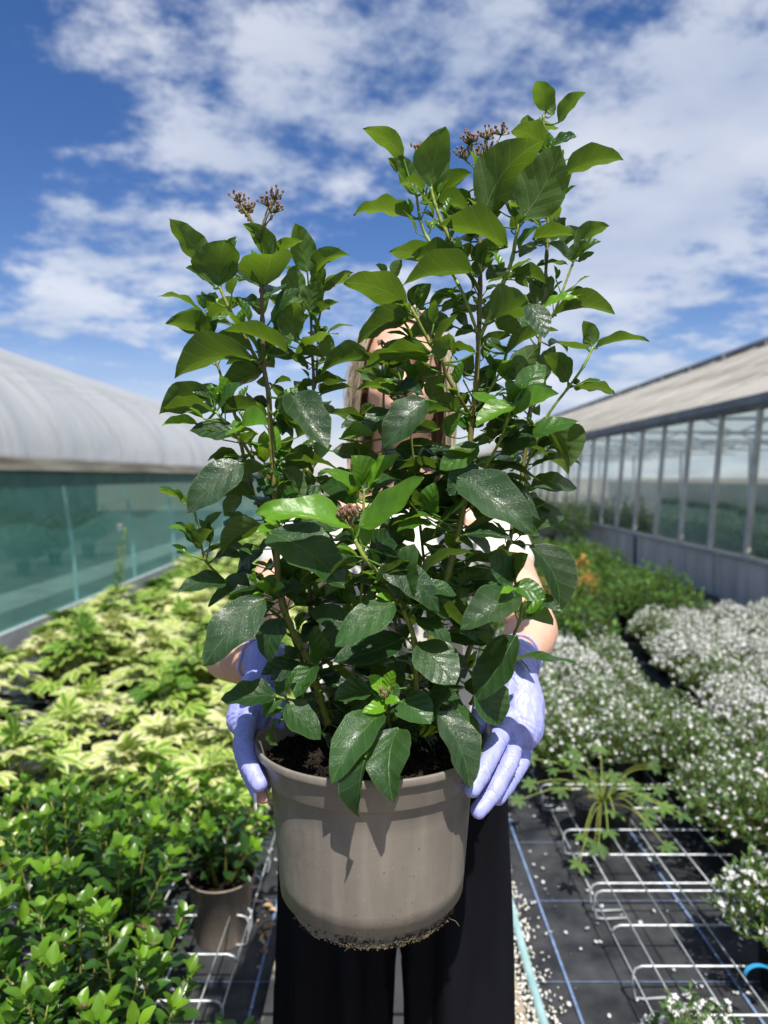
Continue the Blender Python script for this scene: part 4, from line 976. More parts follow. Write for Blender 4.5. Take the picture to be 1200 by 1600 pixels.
# ------------------------------------------------------------------ wire racks
def make_rack(nt=5, sp=.165, w=.93, nl=9, z=.105, flip=1):
    t = empty('wire_rack', (0, 0, 0))
    mb = MB()
    r = .0030
    for i in range(nt):
        y = i*sp
        pts = []
        leg = (i % 2 == 0)
        if leg: pts += [(.10, y+.012, .014), (.03, y+.006, .014), (.006, y, .022), (0, y, .05)]
        pts += [(0, y, z-.02), (.006, y, z-.006), (.022, y, z), (w-.022, y, z), (w-.006, y, z-.006), (w, y, z-.02)]
        if leg: pts += [(w, y, .05), (w-.006, y, .022), (w-.03, y+.006, .014), (w-.10, y+.012, .014)]
        mb.tube([(flip*x, yy, zz) for x, yy, zz in pts], r, 6)
    mb.build('cross_wires', M_wire, t)
    mb = MB()
    for j in range(nl):
        x = .05+(w-.10)*j/(nl-1)
        mb.tube([(flip*x, -.02, z+.0048), (flip*x, (nt-1)*sp+.02, z+.0048)], .0021, 6)
    mb.tube([(flip*.004, -.01, z-.03), (flip*.004, (nt-1)*sp+.01, z-.03)], .0021, 6)
    mb.build('length_wires', M_wire, t)
    return t
ORD = ['first', 'second', 'third', 'fourth', 'fifth', 'sixth', 'seventh', 'eighth', 'ninth', 'tenth', 'eleventh', 'twelfth', 'thirteenth', 'fourteenth', 'fifteenth', 'sixteenth', 'seventeenth', 'eighteenth', 'nineteenth', 'twentieth', 'twenty-first', 'twenty-second', 'twenty-third', 'twenty-fourth', 'twenty-fifth', 'twenty-sixth', 'twenty-seventh', 'twenty-eighth', 'twenty-ninth', 'thirtieth']
rackR = make_rack(); rackL = make_rack(flip=-1)
first = {1: True, -1: True}
for side, base, x0_, word in ((1, rackR, .635, 'right'), (-1, rackL, -.385, 'left')):
    for cidx in range(2):
        for r_ in range(3):
            y = 1.30+.70*r_ + (.12 if side > 0 else 0); x = x0_+side*cidx*1.0
            lab = 'galvanised wire rack on the %s bed, %s column from the path, %s from the front' % (word, ORD[cidx], ORD[r_])
            if cidx == 0 and r_ == 0:
                base.location = (x, y, 0); tag(base, lab, 'wire rack', 'wire racks on the ground fabric')
            else: copy_tree(base, (x, y, 0), 0, 1, lab, 'wire racks on the ground fabric')
copy_tree(rackL, (-1.45, 3.55, 0), 0, 1, 'bare wire rack showing in a gap among the variegated fatsias', 'wire racks on the ground fabric')

# ------------------------------------------------------------------ nursery plants
def small_pot(r=.1, h=.19, m=None, t=None):
    mb = MB(); mb.lathe([(0, .002), (r*.74, .002), (r*.76, .006), (r*.90, h-.035), (r*.93, h-.033), (r*.97, h-.004), (r, h-.003), (r, h+.001), (r*.96, h+.001), (r*.93, h-.02), (r*.9, h-.03), (0, h-.022)], n=28)
    return mb.build('pot', m or M_pot2, t)
def soil_disc(r, z, t):
    mb = MB(); vs = [(0, 0, z)]; n = 20
    for k in range(n): vs.append((r*math.cos(6.283*k/n), r*math.sin(6.283*k/n), z-.003+.004*random.random()))
    mb.add(vs, [(0, 1+k, 1+(k+1) % n) for k in range(n)])
    for i in range(90):
        q = random.uniform(0, 6.28); rr = r*math.sqrt(random.random())*.95; s = random.uniform(.002, .005)
        mb.ball((rr*math.cos(q), rr*math.sin(q), z), (s, s*.6, s), 5, 3)
    return mb.build('soil', M_soil, t)

def viburnum(h, spread, nst, leafL, seed, pot=True, hi=False, potr=.1, bare=.0):
    random.seed(seed)
    t = empty('small_shrub', (0, 0, 0))
    if pot: small_pot(potr, .19, M_pot2, t); soil_disc(potr*.9, .172, t)
    st = MB(); fo = MB(); bds = []
    for i in range(nst):
        q = 6.283*(i+random.uniform(-.3, .3))/nst; rr = spread*math.sqrt((i+.5)/nst)
        top = Vector((rr*math.cos(q*2.4), rr*math.sin(q*2.4), h*random.uniform(.78, 1.0)-rr*.35))
        b = Vector((potr*.4*math.cos(q*2.4), potr*.4*math.sin(q*2.4), .17))
        mid = b.lerp(top, .5)+Vector((random.uniform(-.02, .02), random.uniform(-.02, .02), .02))
        pts = [Vector(p) for p in catmull([tuple(b), tuple(mid), tuple(top)], 6)]
        st.tube(pts, [.0032-.0018*k/(len(pts)-1) for k in range(len(pts))], 6, col=(.6, .5, 0))
        Ls = sum((pts[k+1]-pts[k]).length for k in range(len(pts)-1)); nn = max(4, int((Ls-bare)/.028))
        for k in range(nn):
            f = bare/Ls+(1-bare/Ls)*(k+1)/nn
            u = f*(len(pts)-1); a = int(min(u, len(pts)-2)); p = pts[a].lerp(pts[a+1], u-a)
            dd = (pts[a+1]-pts[a]).normalized()
            e1 = dd.cross(Vector((0, 0, 1))); e1 = (e1 if e1.length > .05 else Vector((1, 0, 0))).normalized(); e2 = dd.cross(e1)
            ang = k*1.571+q+random.uniform(-.4, .4)
            topness = f**2
            for s in ((0, 1) if k < nn-1 else (0, 1, .5, 1.5)):
                an = ang+math.pi*s
                o = (e1*math.cos(an)+e2*math.sin(an))
                d = (o+dd*(.25+.9*topness)+Vector((0, 0, random.uniform(-.2, .15)))).normalized()
                L = leafL*random.uniform(.7, 1.1)*(1 if f < .8 else .72)
                n = (dd*1.0-o*.6*topness+Vector((random.uniform(-.3, .3), random.uniform(-.3, .3), .5))).normalized()
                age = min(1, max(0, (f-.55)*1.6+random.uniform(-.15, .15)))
                B = p+d*.006
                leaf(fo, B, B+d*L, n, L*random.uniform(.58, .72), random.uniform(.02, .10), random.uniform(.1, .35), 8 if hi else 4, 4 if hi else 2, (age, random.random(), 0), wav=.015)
        if hi and random.random() < .12:
            bd = MB(); bds.append(bd)
            for m_ in range(16): bd.ball(top+Vector((random.gauss(0, .005), random.gauss(0, .005), .008+random.random()*.004)), .0022, 5, 3)
    s_ = st.build('stems', M_stem, t)
    fo.build('foliage', M_shrub, t)
    for bd in bds: bd.build('flower_cluster', M_bud, t)
    return t
def hidden_proto(o):
    """move a source copy's first placement: the source itself is used as the first plant"""
    return o
VI = [viburnum(.66, .20, 32, .052, 41, True, True, .12), viburnum(.62, .20, 30, .049, 42, True, True, .12)]
VS = [viburnum(.47, .17, 19, .052, 43, True, True, .10, bare=.03), viburnum(.46, .17, 18, .050, 44, True, True, .10)]
def place(protos, used, idx, loc_, rz, sc, label, cat, group):
    p = protos[idx]
    if idx not in used:
        used.add(idx); p.location = loc_; p.rotation_euler = (0, 0, rz); p.scale = (sc, sc, sc); tag(p, label, cat, group); return p
    return copy_tree(p, loc_, rz, sc, label, group)
uV, uS = set(), set()
G1 = 'young glossy green shrubs in the left foreground'
for k, (x, y, z, sc, lab) in enumerate([
    (-.66, 1.58, 0, 1.0, 'bushy bright green young shrub behind the front ones at the left edge'),
    (-.52, 1.22, 0, .95, 'bright green young shrub nearest the pot holder on the left'),
    (-.86, 1.26, 0, 1.03, 'bright green young shrub cut by the left edge of the picture'),
    (-1.06, 1.66, 0, .92, 'glossy green young shrub at far left just below the cream fatsias'),
    (-.62, .92, 0, .92, 'lowest bright green young shrub in the bottom left corner')]):
    place(VI, uV, k % 2, (x, y, z), k*1.3, sc, lab, 'shrub', G1)
for k, (x, y, z, sc, lab) in enumerate([
    (-.475, 2.02, .004, 1.0, 'compact green shrub in a visible taupe pot on the wire rack'),
    (-.74, 2.10, .004, 1.02, 'compact dark leafed shrub left of the one in the visible taupe pot'),
    (-1.02, 2.12, .004, .95, 'compact green shrub third from the path in the small shrub row')]):
    place(VS, uS, 0 if k == 0 else 1, (x, y, z), k*2.1+.5, sc, lab, 'shrub', 'compact green shrubs behind the front shrubs')

# variegated fatsias
def fatsia_mat():
    m, t, p, out = mat('variegated_palmate_leaf'); L = t.links.new
    tt = N(t, 'ShaderNodeAttribute', attribute_name='tint'); ts = N(t, 'ShaderNodeSeparateXYZ'); L(tt.outputs['Vector'], ts.inputs[0])
    uv = N(t, 'ShaderNodeAttribute', attribute_name='luv'); us = N(t, 'ShaderNodeSeparateXYZ'); L(uv.outputs['Vector'], us.inputs[0])
    oi = N(t, 'ShaderNodeObjectInfo')
    tc = N(t, 'ShaderNodeTexCoord'); nz = N(t, 'ShaderNodeTexNoise'); nz.inputs['Scale'].default_value = 45; nz.inputs['Detail'].default_value = 4; L(tc.outputs['Object'], nz.inputs['Vector'])
    cr = N(t, 'ShaderNodeValToRGB'); e = cr.color_ramp.elements
    e[0].position = 0; e[0].color = (.05, .13, .018, 1); e[1].position = 1; e[1].color = (.70, .68, .40, 1)
    k = e.new(.38); k.color = (.15, .30, .03, 1); k = e.new(.68); k.color = (.42, .52, .09, 1)
    a = N(t, 'ShaderNodeMath', operation='ADD'); L(ts.outputs[0], a.inputs[0])
    b = N(t, 'ShaderNodeMath', operation='MULTIPLY_ADD'); L(oi.outputs['Random'], b.inputs[0]); b.inputs[1].default_value = .5; b.inputs[2].default_value = -.33; L(b.outputs[0], a.inputs[1])
    av = N(t, 'ShaderNodeMath', operation='ABSOLUTE'); L(us.outputs[2], av.inputs[0])
    c = N(t, 'ShaderNodeMath', operation='MULTIPLY_ADD'); L(av.outputs[0], c.inputs[0]); c.inputs[1].default_value = .70; L(a.outputs[0], c.inputs[2])
    d = N(t, 'ShaderNodeMath', operation='MULTIPLY_ADD', use_clamp=True); L(nz.outputs[0], d.inputs[0]); d.inputs[1].default_value = .7
    e_ = N(t, 'ShaderNodeMath', operation='SUBTRACT'); L(c.outputs[0], e_.inputs[0]); e_.inputs[1].default_value = .52; L(e_.outputs[0], d.inputs[2])
    L(d.outputs[0], cr.inputs[0]); L(cr.outputs[0], p.inputs['Base Color']); p.inputs['Roughness'].default_value = .45
    tr = N(t, 'ShaderNodeBsdfTranslucent'); L(cr.outputs[0], tr.inputs[0])
    mx = N(t, 'ShaderNodeMixShader'); mx.inputs[0].default_value = .28; L(p.outputs[0], mx.inputs[1]); L(tr.outputs[0], mx.inputs[2]); L(mx.outputs[0], out.inputs[0])
    return m
M_fat = fatsia_mat()
def palmate(mb, c, d, n, r, tint, lobes=7):
    c = Vector(c); d = Vector(d).normalized(); n = Vector(n); n = (n-d*n.dot(d)).normalized(); s = d.cross(n)
    for i in range(lobes):
        an = R(-128)+R(256)*i/(lobes-1)
        dd = d*math.cos(an)+s*math.sin(an); ss = n.cross(dd)
        Lb = r*(1-.30*abs(an)/R(128))*random.uniform(.9, 1.08)
        st = [(0, .04), (.30, .16), (.58, .20), (.82, .11), (1.0, .0)]
        vs = []; luv = []
        for (u, w) in st:
            drop = -.14*Lb*u*u
            for v in (-1, 0, 1):
                vs.append(c+dd*(Lb*u)+ss*(v*w*Lb)+n*(drop+abs(v)*w*Lb*.25)); luv.append((u, v*w, v))
        fs = [(k*3+j, k*3+j+1, k*3+j+4, k*3+j+3) for k in range(4) for j in range(2)]
        mb.add(vs, fs, luv=luv, col=tint)
def fatsia(seed, bias):
    random.seed(seed)
    t = empty('potted_fatsia', (0, 0, 0))
    small_pot(.095, .17, M_potblack, t)
    pt = MB(); fo = MB(); n = 27
    for i in range(n):
        f = i/(n-1); q = i*2.399+random.uniform(-.2, .2)
        el = R(8)+R(76)*f+random.uniform(-.1, .1)
        Lp = .20*(1-.35*f)*random.uniform(.85, 1.1)
        b = Vector((0, 0, .17+.10*f)); d = Vector((math.cos(q)*math.cos(el), math.sin(q)*math.cos(el), math.sin(el)))
        c = b+d*Lp; mid = b.lerp(c, .5)+Vector((0, 0, .01))
        pt.tube([b, mid, c], .0026, 5, col=(.8, 0, 0))
        out = Vector((d.x, d.y, -.18+.3*f)); nn = Vector((d.x*.45+random.gauss(0, .28), d.y*.45+random.gauss(0, .28), 1))
        palmate(fo, c, out, nn, random.uniform(.085, .122)*(1 if f < .85 else .7), (min(1, max(0, bias+random.uniform(-.35, .35))), random.random(), 0), 8 if i % 2 else 7)
    pt.tube([(0, 0, .15), (0, 0, .30)], .006, 6, col=(.6, 0, 0))
    pt.build('leaf_stalks', M_stem, t); fo.build('foliage', M_fat, t)
    return t
FA = [fatsia(51, .54), fatsia(52, .40), fatsia(53, .72), fatsia(54, .28)]
uF = set(); rnd = random.Random(99)
tones = {0: 'lime and cream', 1: 'yellow green', 2: 'pale cream', 3: 'mid green'}
GF = 'variegated fatsias filling the left bed'
rows = []
yy = 2.42; r_i = 0
while yy < 11.5:
    for c_i in range(7):
        x = -.58-.35*c_i+rnd.uniform(-.07, .07); y = yy+rnd.uniform(-.08, .08)
        if rnd.random() < .05: continue
        if x < -2.14: continue
        if abs(x+1.66) < .27 and abs(y-3.40) < .36: continue
        if c_i > 5 and r_i < 1: continue
        idx = rnd.choice([2, 2, 0, 0, 1] if r_i < 3 else ([0, 0, 1, 2, 3] if r_i < 8 else [1, 1, 0, 3]))
        lab = '%s fatsia in the left bed, %s row back, %s from the path' % (tones[idx], ORD[r_i], ORD[c_i])
        place(FA, uF, idx, (x, y, .004), rnd.uniform(0, 6.28), rnd.uniform(.9, 1.12)*(1+.03*min(r_i, 5)), lab, 'fatsia', GF)
    yy += .375; r_i += 1

# white flowering shrubs
def whitebush(seed, rad, h, nst, nfl, m=None):
    random.seed(seed)
    t = empty('flowering_shrub', (0, 0, 0))
    small_pot(.085, .16, M_potblack, t)
    st = MB(); fo = MB(); fl = MB()
    for i in range(nst):
        q = i*2.399; rr = rad*math.sqrt((i+.5)/nst)
        top = Vector((rr*math.cos(q), rr*math.sin(q), h*(1-.42*(rr/rad)**2)*random.uniform(.82, 1.06)))
        b = Vector((.03*math.cos(q), .03*math.sin(q), .15)); mid = b.lerp(top, .5)+Vector((math.cos(q), math.sin(q), 0))*rr*.22
        pts = [Vector(p) for p in catmull([tuple(b), tuple(mid), tuple(top)], 4)]
        st.tube(pts, .0012, 4, col=(.5, .5, 0), caps=False)
        for k in range(24):
            u = random.uniform(.25, 1)*(len(pts)-1); a = int(min(u, len(pts)-2)); p = pts[a].lerp(pts[a+1], u-a); dd = (pts[a+1]-pts[a]).normalized()
            an = random.uniform(0, 6.28); o = Vector((math.cos(an), math.sin(an), 0)); d = (o+dd*random.uniform(.4, 1.4)).normalized()
            L = random.uniform(.016, .034); W = L*.13; s = d.cross(Vector((0, 0, 1))).normalized()
            fo.add([p, p+d*L*.5-s*W, p+d*L, p+d*L*.5+s*W], [(0, 1, 2, 3)], luv=[(0, 0, 0), (.5, 0, -1), (1, 0, 0), (.5, 0, 1)], col=(random.uniform(.1, .75), random.random(), 0))
        for k in range(nfl):
            f = 1-abs(random.gauss(0, .17)); f = max(.4, min(1, f)); u = f*(len(pts)-1); a = int(min(u, len(pts)-2)); p = pts[a].lerp(pts[a+1], u-a)
            o = Vector((random.gauss(0, 1), random.gauss(0, 1), random.gauss(1.0, .7))).normalized()
            flower(fl, p+o*random.uniform(.006, .018), o, random.uniform(.0055, .0095))
    st.build('stems', M_stem, t); fo.build('foliage', M_soft, t); fl.build('blossom', M_petal, t)
    return t
WB = [whitebush(61, .20, .38, 120, 8), whitebush(62, .19, .37, 120, 3), whitebush(63, .19, .36, 105, 2), whitebush(64, .13, .26, 34, 5)]
uW = set(); rnd = random.Random(5)
GW = 'white flowering shrubs in the right bed'
spots = []
# clump A beside the path, clump B further right behind the dark gap
for j in range(7):
    for i in range(3):
        spots.append((.72+.27*i+.02*j, 2.98+.31*j, rnd.choice([0, 1, 1]) if (i < 2) else rnd.choice([1, 1, 2]), 'beside the path', i, j))
for j in range(8):
    for i in range(5):
        x = 1.70+.30*i+.045*j; y = 3.22+.31*j
        if x > 3.1: continue
        spots.append((x, y, rnd.choice([0, 0, 0, 1]), 'right of the dark gap', i, j))
for j in range(3):
    for i in range(3):
        spots.append((1.22+.28*i, 2.28+.27*j-.02*i, rnd.choice([1, 2]), 'above the bare racks', i, j))
for (x, y, idx, where, i, j) in spots:
    lab = 'white flowered shrub %s, %s across, %s back' % (where, ORD[i], ORD[j])
    place(WB, uW, idx, (x+rnd.uniform(-.04, .04), y+rnd.uniform(-.04, .04), .004), rnd.uniform(0, 6.28), rnd.uniform(.9, 1.12), lab, 'flowering shrub', GW)
for (x, y, sc, lab) in [(1.06, 1.80, 1.0, 'white flowering shrub at the right edge beside the blue ribbon'), (.66, 1.42, .95, 'small sparse white flowering sprig shrub standing in the front wire rack'),
                        (.57, 1.22, .9, 'small white flowering sprig shrub at the bottom edge beside the path'), (.80, 1.22, 1.15, 'white flowering sprig shrub in the bottom right corner'), (.98, 1.36, 1.05, 'white flowering sprig shrub low on the right edge under the ribbon')]:
    place(WB, uW, 1 if sc == 1.0 else 3, (x, y, .01), rnd.uniform(0, 6), sc, lab, 'flowering shrub', GW)

# plain leafy shrubs behind
def leafbush(seed, rad, h, nst, per, leafL, name='green_shrub', m=None, agelo=.1, agehi=.8):
    random.seed(seed)
    t = empty(name, (0, 0, 0)); small_pot(.1, .18, M_potblack, t)
    st = MB(); fo = MB()
    for i in range(nst):
        q = i*2.399; rr = rad*math.sqrt((i+.5)/nst)
        top = Vector((rr*math.cos(q), rr*math.sin(q), h*(1-.35*(rr/rad)**2)*random.uniform(.75, 1.1)))
        b = Vector((.03*math.cos(q), .03*math.sin(q), .16)); pts = [Vector(p) for p in catmull([tuple(b), tuple(b.lerp(top, .5)+Vector((math.cos(q), math.sin(q), 0))*rr*.2), tuple(top)], 4)]
        st.tube(pts, .002, 4, col=(.4, .5, 0), caps=False)
        for k in range(per):
            f = .25+.75*(k+1)/per; u = f*(len(pts)-1); a = int(min(u, len(pts)-2)); p = pts[a].lerp(pts[a+1], u-a); dd = (pts[a+1]-pts[a]).normalized()
            an = random.uniform(0, 6.28); o = Vector((math.cos(an), math.sin(an), 0)); d = (o+dd*random.uniform(.1, 1)).normalized()
            L = leafL*random.uniform(.6, 1.15)
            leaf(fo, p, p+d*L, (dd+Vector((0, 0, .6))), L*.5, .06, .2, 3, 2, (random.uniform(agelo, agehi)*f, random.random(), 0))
    st.build('stems', M_stem, t); fo.build('foliage', m or M_soft, t)
    return t
GB = [leafbush(71, .25, .56, 46, 15, .05, m=M_shrub), leafbush(72, .25, .50, 46, 15, .045, m=M_soft)]
uG = set(); rnd = random.Random(8)
for j in range(12):
    for i in range(8):
        y = 4.75+.46*j; x = .62+.36*i+rnd.uniform(-.06, .06)
        if y < 5.25 and x > 1.50: continue
        if x > 2.72: continue
        if abs(x-1.75) < .22 and 5.9 < y < 6.7 or abs(x-1.42) < .2 and 6 < y < 6.6: continue
        lab = 'green shrub behind the white flowers, %s row back, %s from the path' % (ORD[j], ORD[i])
        place(GB, uG, (i+j) % 2, (x, y+rnd.uniform(-.08, .08), 0), rnd.uniform(0, 6), rnd.uniform(.85, 1.15), lab, 'shrub', 'green shrubs in the right bed')
M_orange = leaf_material('orange_young_leaf', (.25, .22, .05), (.55, .30, .06), (.75, .28, .08), (.4, .25, .08), (.6, .3, .06), veins=False, dust=False, rough=.5)
ob = leafbush(73, .17, .62, 36, 13, .045, 'orange_shrub', M_orange, .2, 1); ob.location = (1.75, 6.3, 0); tag(ob, 'shrub with orange young leaves against the grey wall', 'shrub', 'orange leafed shrubs')
copy_tree(ob, (1.45, 6.25, 0), 2, .85, 'smaller yellowish orange shrub left of the brighter orange one', 'orange leafed shrubs')
# olive bushes near the far end of the glasshouse, and a tree line closing the far end
ol = leafbush(74, .40, .95, 50, 17, .07, 'olive_shrub', M_soft, 0, .4); ol.location = (3.3, 12.3, 0); tag(ol, 'tall olive green shrub at the foot of the greenhouse wall, nearest one', 'shrub', 'olive shrubs by the greenhouse wall')
for k, (x, y) in enumerate([(3.2, 13.6), (2.6, 14.2), (3.2, 15.2)]):
    copy_tree(ol, (x, y, 0), k*1.7, 1.1, 'tall olive green shrub at the foot of the greenhouse wall, %s one back' % ORD[k+1], 'olive shrubs by the greenhouse wall')
# shrubs inside the tunnel and inside the glasshouse
rnd = random.Random(17)
M_dk = leaf_material('indoor_leaf', (.05, .07, .04), (.10, .14, .05), (.20, .24, .08), (.10, .14, .06), (.15, .22, .06), veins=False, dust=False, rough=.6)
tn = leafbush(75, .42, .8, 46, 15, .09, 'tunnel_shrub', M_dk, 0, .9)
k = 0
for row, xx in enumerate((-5.0, -6.2)):
    for j in range(9):
        y = 3.4+1.05*j; lab = 'dim shrub inside the polytunnel behind the green net, %s row, %s along' % (('near', 'far')[row], ORD[j])
        if k == 0: tn.location = (xx, y, 0); tag(tn, lab, 'shrub', 'shrubs inside the polytunnel')
        else: copy_tree(tn, (xx+rnd.uniform(-.1, .1), y, 0), k*1.1, rnd.uniform(.85, 1.2), lab, 'shrubs inside the polytunnel')
        k += 1
gh = leafbush(76, .5, .82, 46, 15, .11, 'greenhouse_shrub', M_shrub, 0, .9)
for j in range(15):
    lab = 'blurred green shrub behind the greenhouse glass, %s along the wall' % ORD[j]; y = 5.2+1.0*j
    if j == 0: gh.location = (GX+1.1, y, 0); tag(gh, lab, 'shrub', 'shrubs inside the greenhouse')
    else: copy_tree(gh, (GX+1.1+rnd.uniform(-.1, .2), y, 0), j*1.3, rnd.uniform(.85, 1.15), lab, 'shrubs inside the greenhouse')

# sprawling palmate seedling in a black pot, weeds, odd bits
def sprawl():
    random.seed(81)
    t = empty('palmate_plant', (.80, 2.55, .004), 0, 'sprawling plant with lobed green and yellowing leaves in a black pot on the rack', 'plant')
    small_pot(.11, .16, M_potblack, t)
    pt = MB(); fo = MB()
    tips = [(at(925, 1225, 2.5), .06), (at(960, 1270, 2.42), .055), (at(935, 1325, 2.3), .06), (at(905, 1350, 2.2), .05), (at(1000, 1245, 2.5), .05), (at(880, 1235, 2.6), .055), (at(985, 1225, 2.65), .05), (at(900, 1200, 2.7), .05), (at(1010, 1285, 2.42), .045), (at(955, 1215, 2.6), .055), (at(830, 1225, 2.55), .05), (at(812, 1250, 2.5), .045), (at(950, 1300, 2.35), .05)]
    tips += [(Vector((.80+random.uniform(-.26, .30), 2.55+random.uniform(-.28, .22), random.uniform(.10, .34))), random.uniform(.038, .058)) for _ in range(20)]
    base = Vector((0, 0, .15))
    for p, r in tips:
        q = p-Vector((.80, 2.55, .004)); mid = base.lerp(q, .5)+Vector((0, 0, .05))
        pt.tube(catmull([tuple(base), tuple(mid), tuple(q)], 5), .0018, 5, col=(random.uniform(.65, .95), 0, 0))
        d = (q-base); d.z *= .4
        palmate(fo, q, d, Vector((random.uniform(-.2, .2), -.5, 1)), r, (random.uniform(.1, .9), random.random(), 0), 6)
    pt.build('leaf_stalks', M_stem, t); fo.build('foliage', M_soft, t)
sprawl()
def weed(name, x, y, h, label, flw=False, seed=1, n=34, lf=.03, m=None):
    random.seed(seed); t = empty(name, (x, y, .004), 0, label, 'weed')
    st = MB(); fo = MB()
    for s in range(3):
        q = s*2.1; top = Vector((.04*math.cos(q), .04*math.sin(q), h*(1-.15*s))); pts = [Vector(p) for p in catmull([(0, 0, 0), (.02*math.cos(q), .02*math.sin(q), h*.5), tuple(top)], 5)]
        st.tube(pts, .003, 5, col=(.8, 0, 0))
        for k in range(n):
            f = random.uniform(.1, 1); u = f*(len(pts)-1); a = int(min(u, len(pts)-2)); p = pts[a].lerp(pts[a+1], u-a)
            an = random.uniform(0, 6.28); d = Vector((math.cos(an), math.sin(an), random.uniform(.1, .7))).normalized(); L = lf*random.uniform(.6, 1.2)*(1.3-.6*f)
            leaf(fo, p, p+d*L, (0, 0, 1), L*.35, .08, .2, 4, 2, (random.uniform(.3, .9), random.random(), 0), wav=.06)
    st.build('stems', M_stem, t); fo.build('foliage', m or M_soft, t)
    if flw:
        fl = MB()
        for i in range(7): flower(fl, (random.gauss(0, .02), random.gauss(0, .02), h+random.uniform(-.03, .02)), (0, 0, 1), .013)
        fl.build('blossom', M_petal, t)
    return t
weed('tall_weed', -2.18, 5.85, .93, 'tall thin weed rising above the fatsias against the green net', True, 91, 60, .045)
weed('low_weed', -.335, 1.42, .20, 'small jagged weed at the bottom edge left of the path', False, 92, 22, .07, M_shrub)
weed('low_weed', .405, 1.30, .10, 'tiny green weed growing beside the hose among white chips', False, 93, 12, .04, M_shrub)
mb = MB(); random.seed(12)
for i in range(26):
    x = random.gauss(-.345, .018); y = random.gauss(2.05, .10); a = random.uniform(0, 6.28); L = random.uniform(.012, .035)
    leaf(mb, (x, y, .02), (x+L*math.cos(a), y+L*math.sin(a), .02+random.uniform(0, .01)), (random.gauss(0, .4), random.gauss(0, .4), 1), L*.5, .15, .4, 4, 2, (0, 0, 0))
tag(mb.build('leaf_litter', M_dead), 'dry brown leaf litter on the fabric beside the visible taupe pot', 'leaf litter', kind='stuff')
mb = MB()
c = at(1180, 1520, 1.62)
pts = [(c.x+.012+.036*math.cos(a), c.y+.01*math.sin(a), c.z-.01+.022*math.sin(a)) for a in [R(20+150*i/12) for i in range(13)]]
vs = []
for p in pts: vs += [(p[0], p[1]-.006, p[2]), (p[0], p[1]+.006, p[2])]
mb.add(vs, [(2*i, 2*i+1, 2*i+3, 2*i+2) for i in range(12)]); mb.add([(a+0, b, c_-.0012) for a, b, c_ in vs], [(2*i, 2*i+2, 2*i+3, 2*i+1) for i in range(12)])
tag(mb.build('blue_ribbon', noisy('blue_plastic', (.02, .22, .42), (.04, .30, .52), rough=.4), smooth=True), 'bright blue plastic ribbon looped on a shrub at the right edge', 'ribbon')

# ================================================================== THE PERSON
person = empty('person', (.03, 1.24, 0), 0, 'person hidden behind the tall potted shrub, white top, black trousers and lilac gloves', 'person')
PO = Vector((.03, 1.24, 0))
def cone(mb, a, b, ra, rb, n=14, flat=None):
    """rounded cone between two joints (later fused into one skin)"""
    a = Vector(a); b = Vector(b)
    d = b-a; L = max(d.length, 1e-5); t = d/L; ref = Vector((0, 0, 1)) if abs(t.z) < .9 else Vector((0, 1, 0))
    s = t.cross(ref).normalized(); w = s.cross(t)
    prof = [(-ra, .01*ra)]
    for k in range(1, 5): q = R(-90+90*k/4.0); prof.append((ra*math.sin(q), ra*math.cos(q)))
    for k in range(1, 4): prof.append((L*k/4, ra+(rb-ra)*k/4))
    for k in range(0, 4): q = R(90*k/4.0); prof.append((L+rb*math.sin(q), rb*math.cos(q)))
    prof.append((L+rb, .01*rb))
    vs = []; fs = []
    for z, r in prof:
        for k in range(n):
            q = 6.28318*k/n; vs.append(a+t*z+(s*math.cos(q)+w*math.sin(q))*r)
    m = len(prof)
    for i in range(m-1):
        for k in range(n):
            k2 = (k+1) % n; fs.append((i*n+k, i*n+k2, (i+1)*n+k2, (i+1)*n+k))
    fs.append(tuple(range(n))[::-1]); fs.append(tuple((m-1)*n+k for k in range(n)))
    mb.add(vs, fs)
def chain(mb, pts):
    for (a, ra), (b, rb) in zip(pts[:-1], pts[1:]): cone(mb, a, b, ra, rb)
def ell(mb, c, r, rot=(0, 0, 0)):
    mb.ball(c, r, 24, 16, ax=Euler(rot).to_matrix())
def fuse(mb, name, m, vox, parent, smooth_it=6, fn=None):
    mb.v = [tuple(Vector(p)-PO) for p in mb.v]
    o = mb.build(name, m, None)
    r = o.modifiers.new('r', 'REMESH'); r.mode = 'VOXEL'; r.voxel_size = vox; r.adaptivity = 0
    s = o.modifiers.new('s', 'SMOOTH'); s.factor = .6; s.iterations = smooth_it
    dg = bpy.context.evaluated_depsgraph_get(); dg.update()
    me = bpy.data.meshes.new_from_object(o.evaluated_get(dg))
    o.modifiers.clear(); old = o.data; o.data = me; bpy.data.meshes.remove(old)
    if fn:
        data = [(v.co.copy(), v.normal.copy()) for v in me.vertices]
        co = []
        for c_, n_ in data: co.extend(fn(c_+PO, n_)-PO)
        me.vertices.foreach_set('co', co)
    me.polygons.foreach_set('use_smooth', [True]*len(me.polygons)); me.update()
    if not me.materials: me.materials.append(m)
    o.parent = parent
    return o
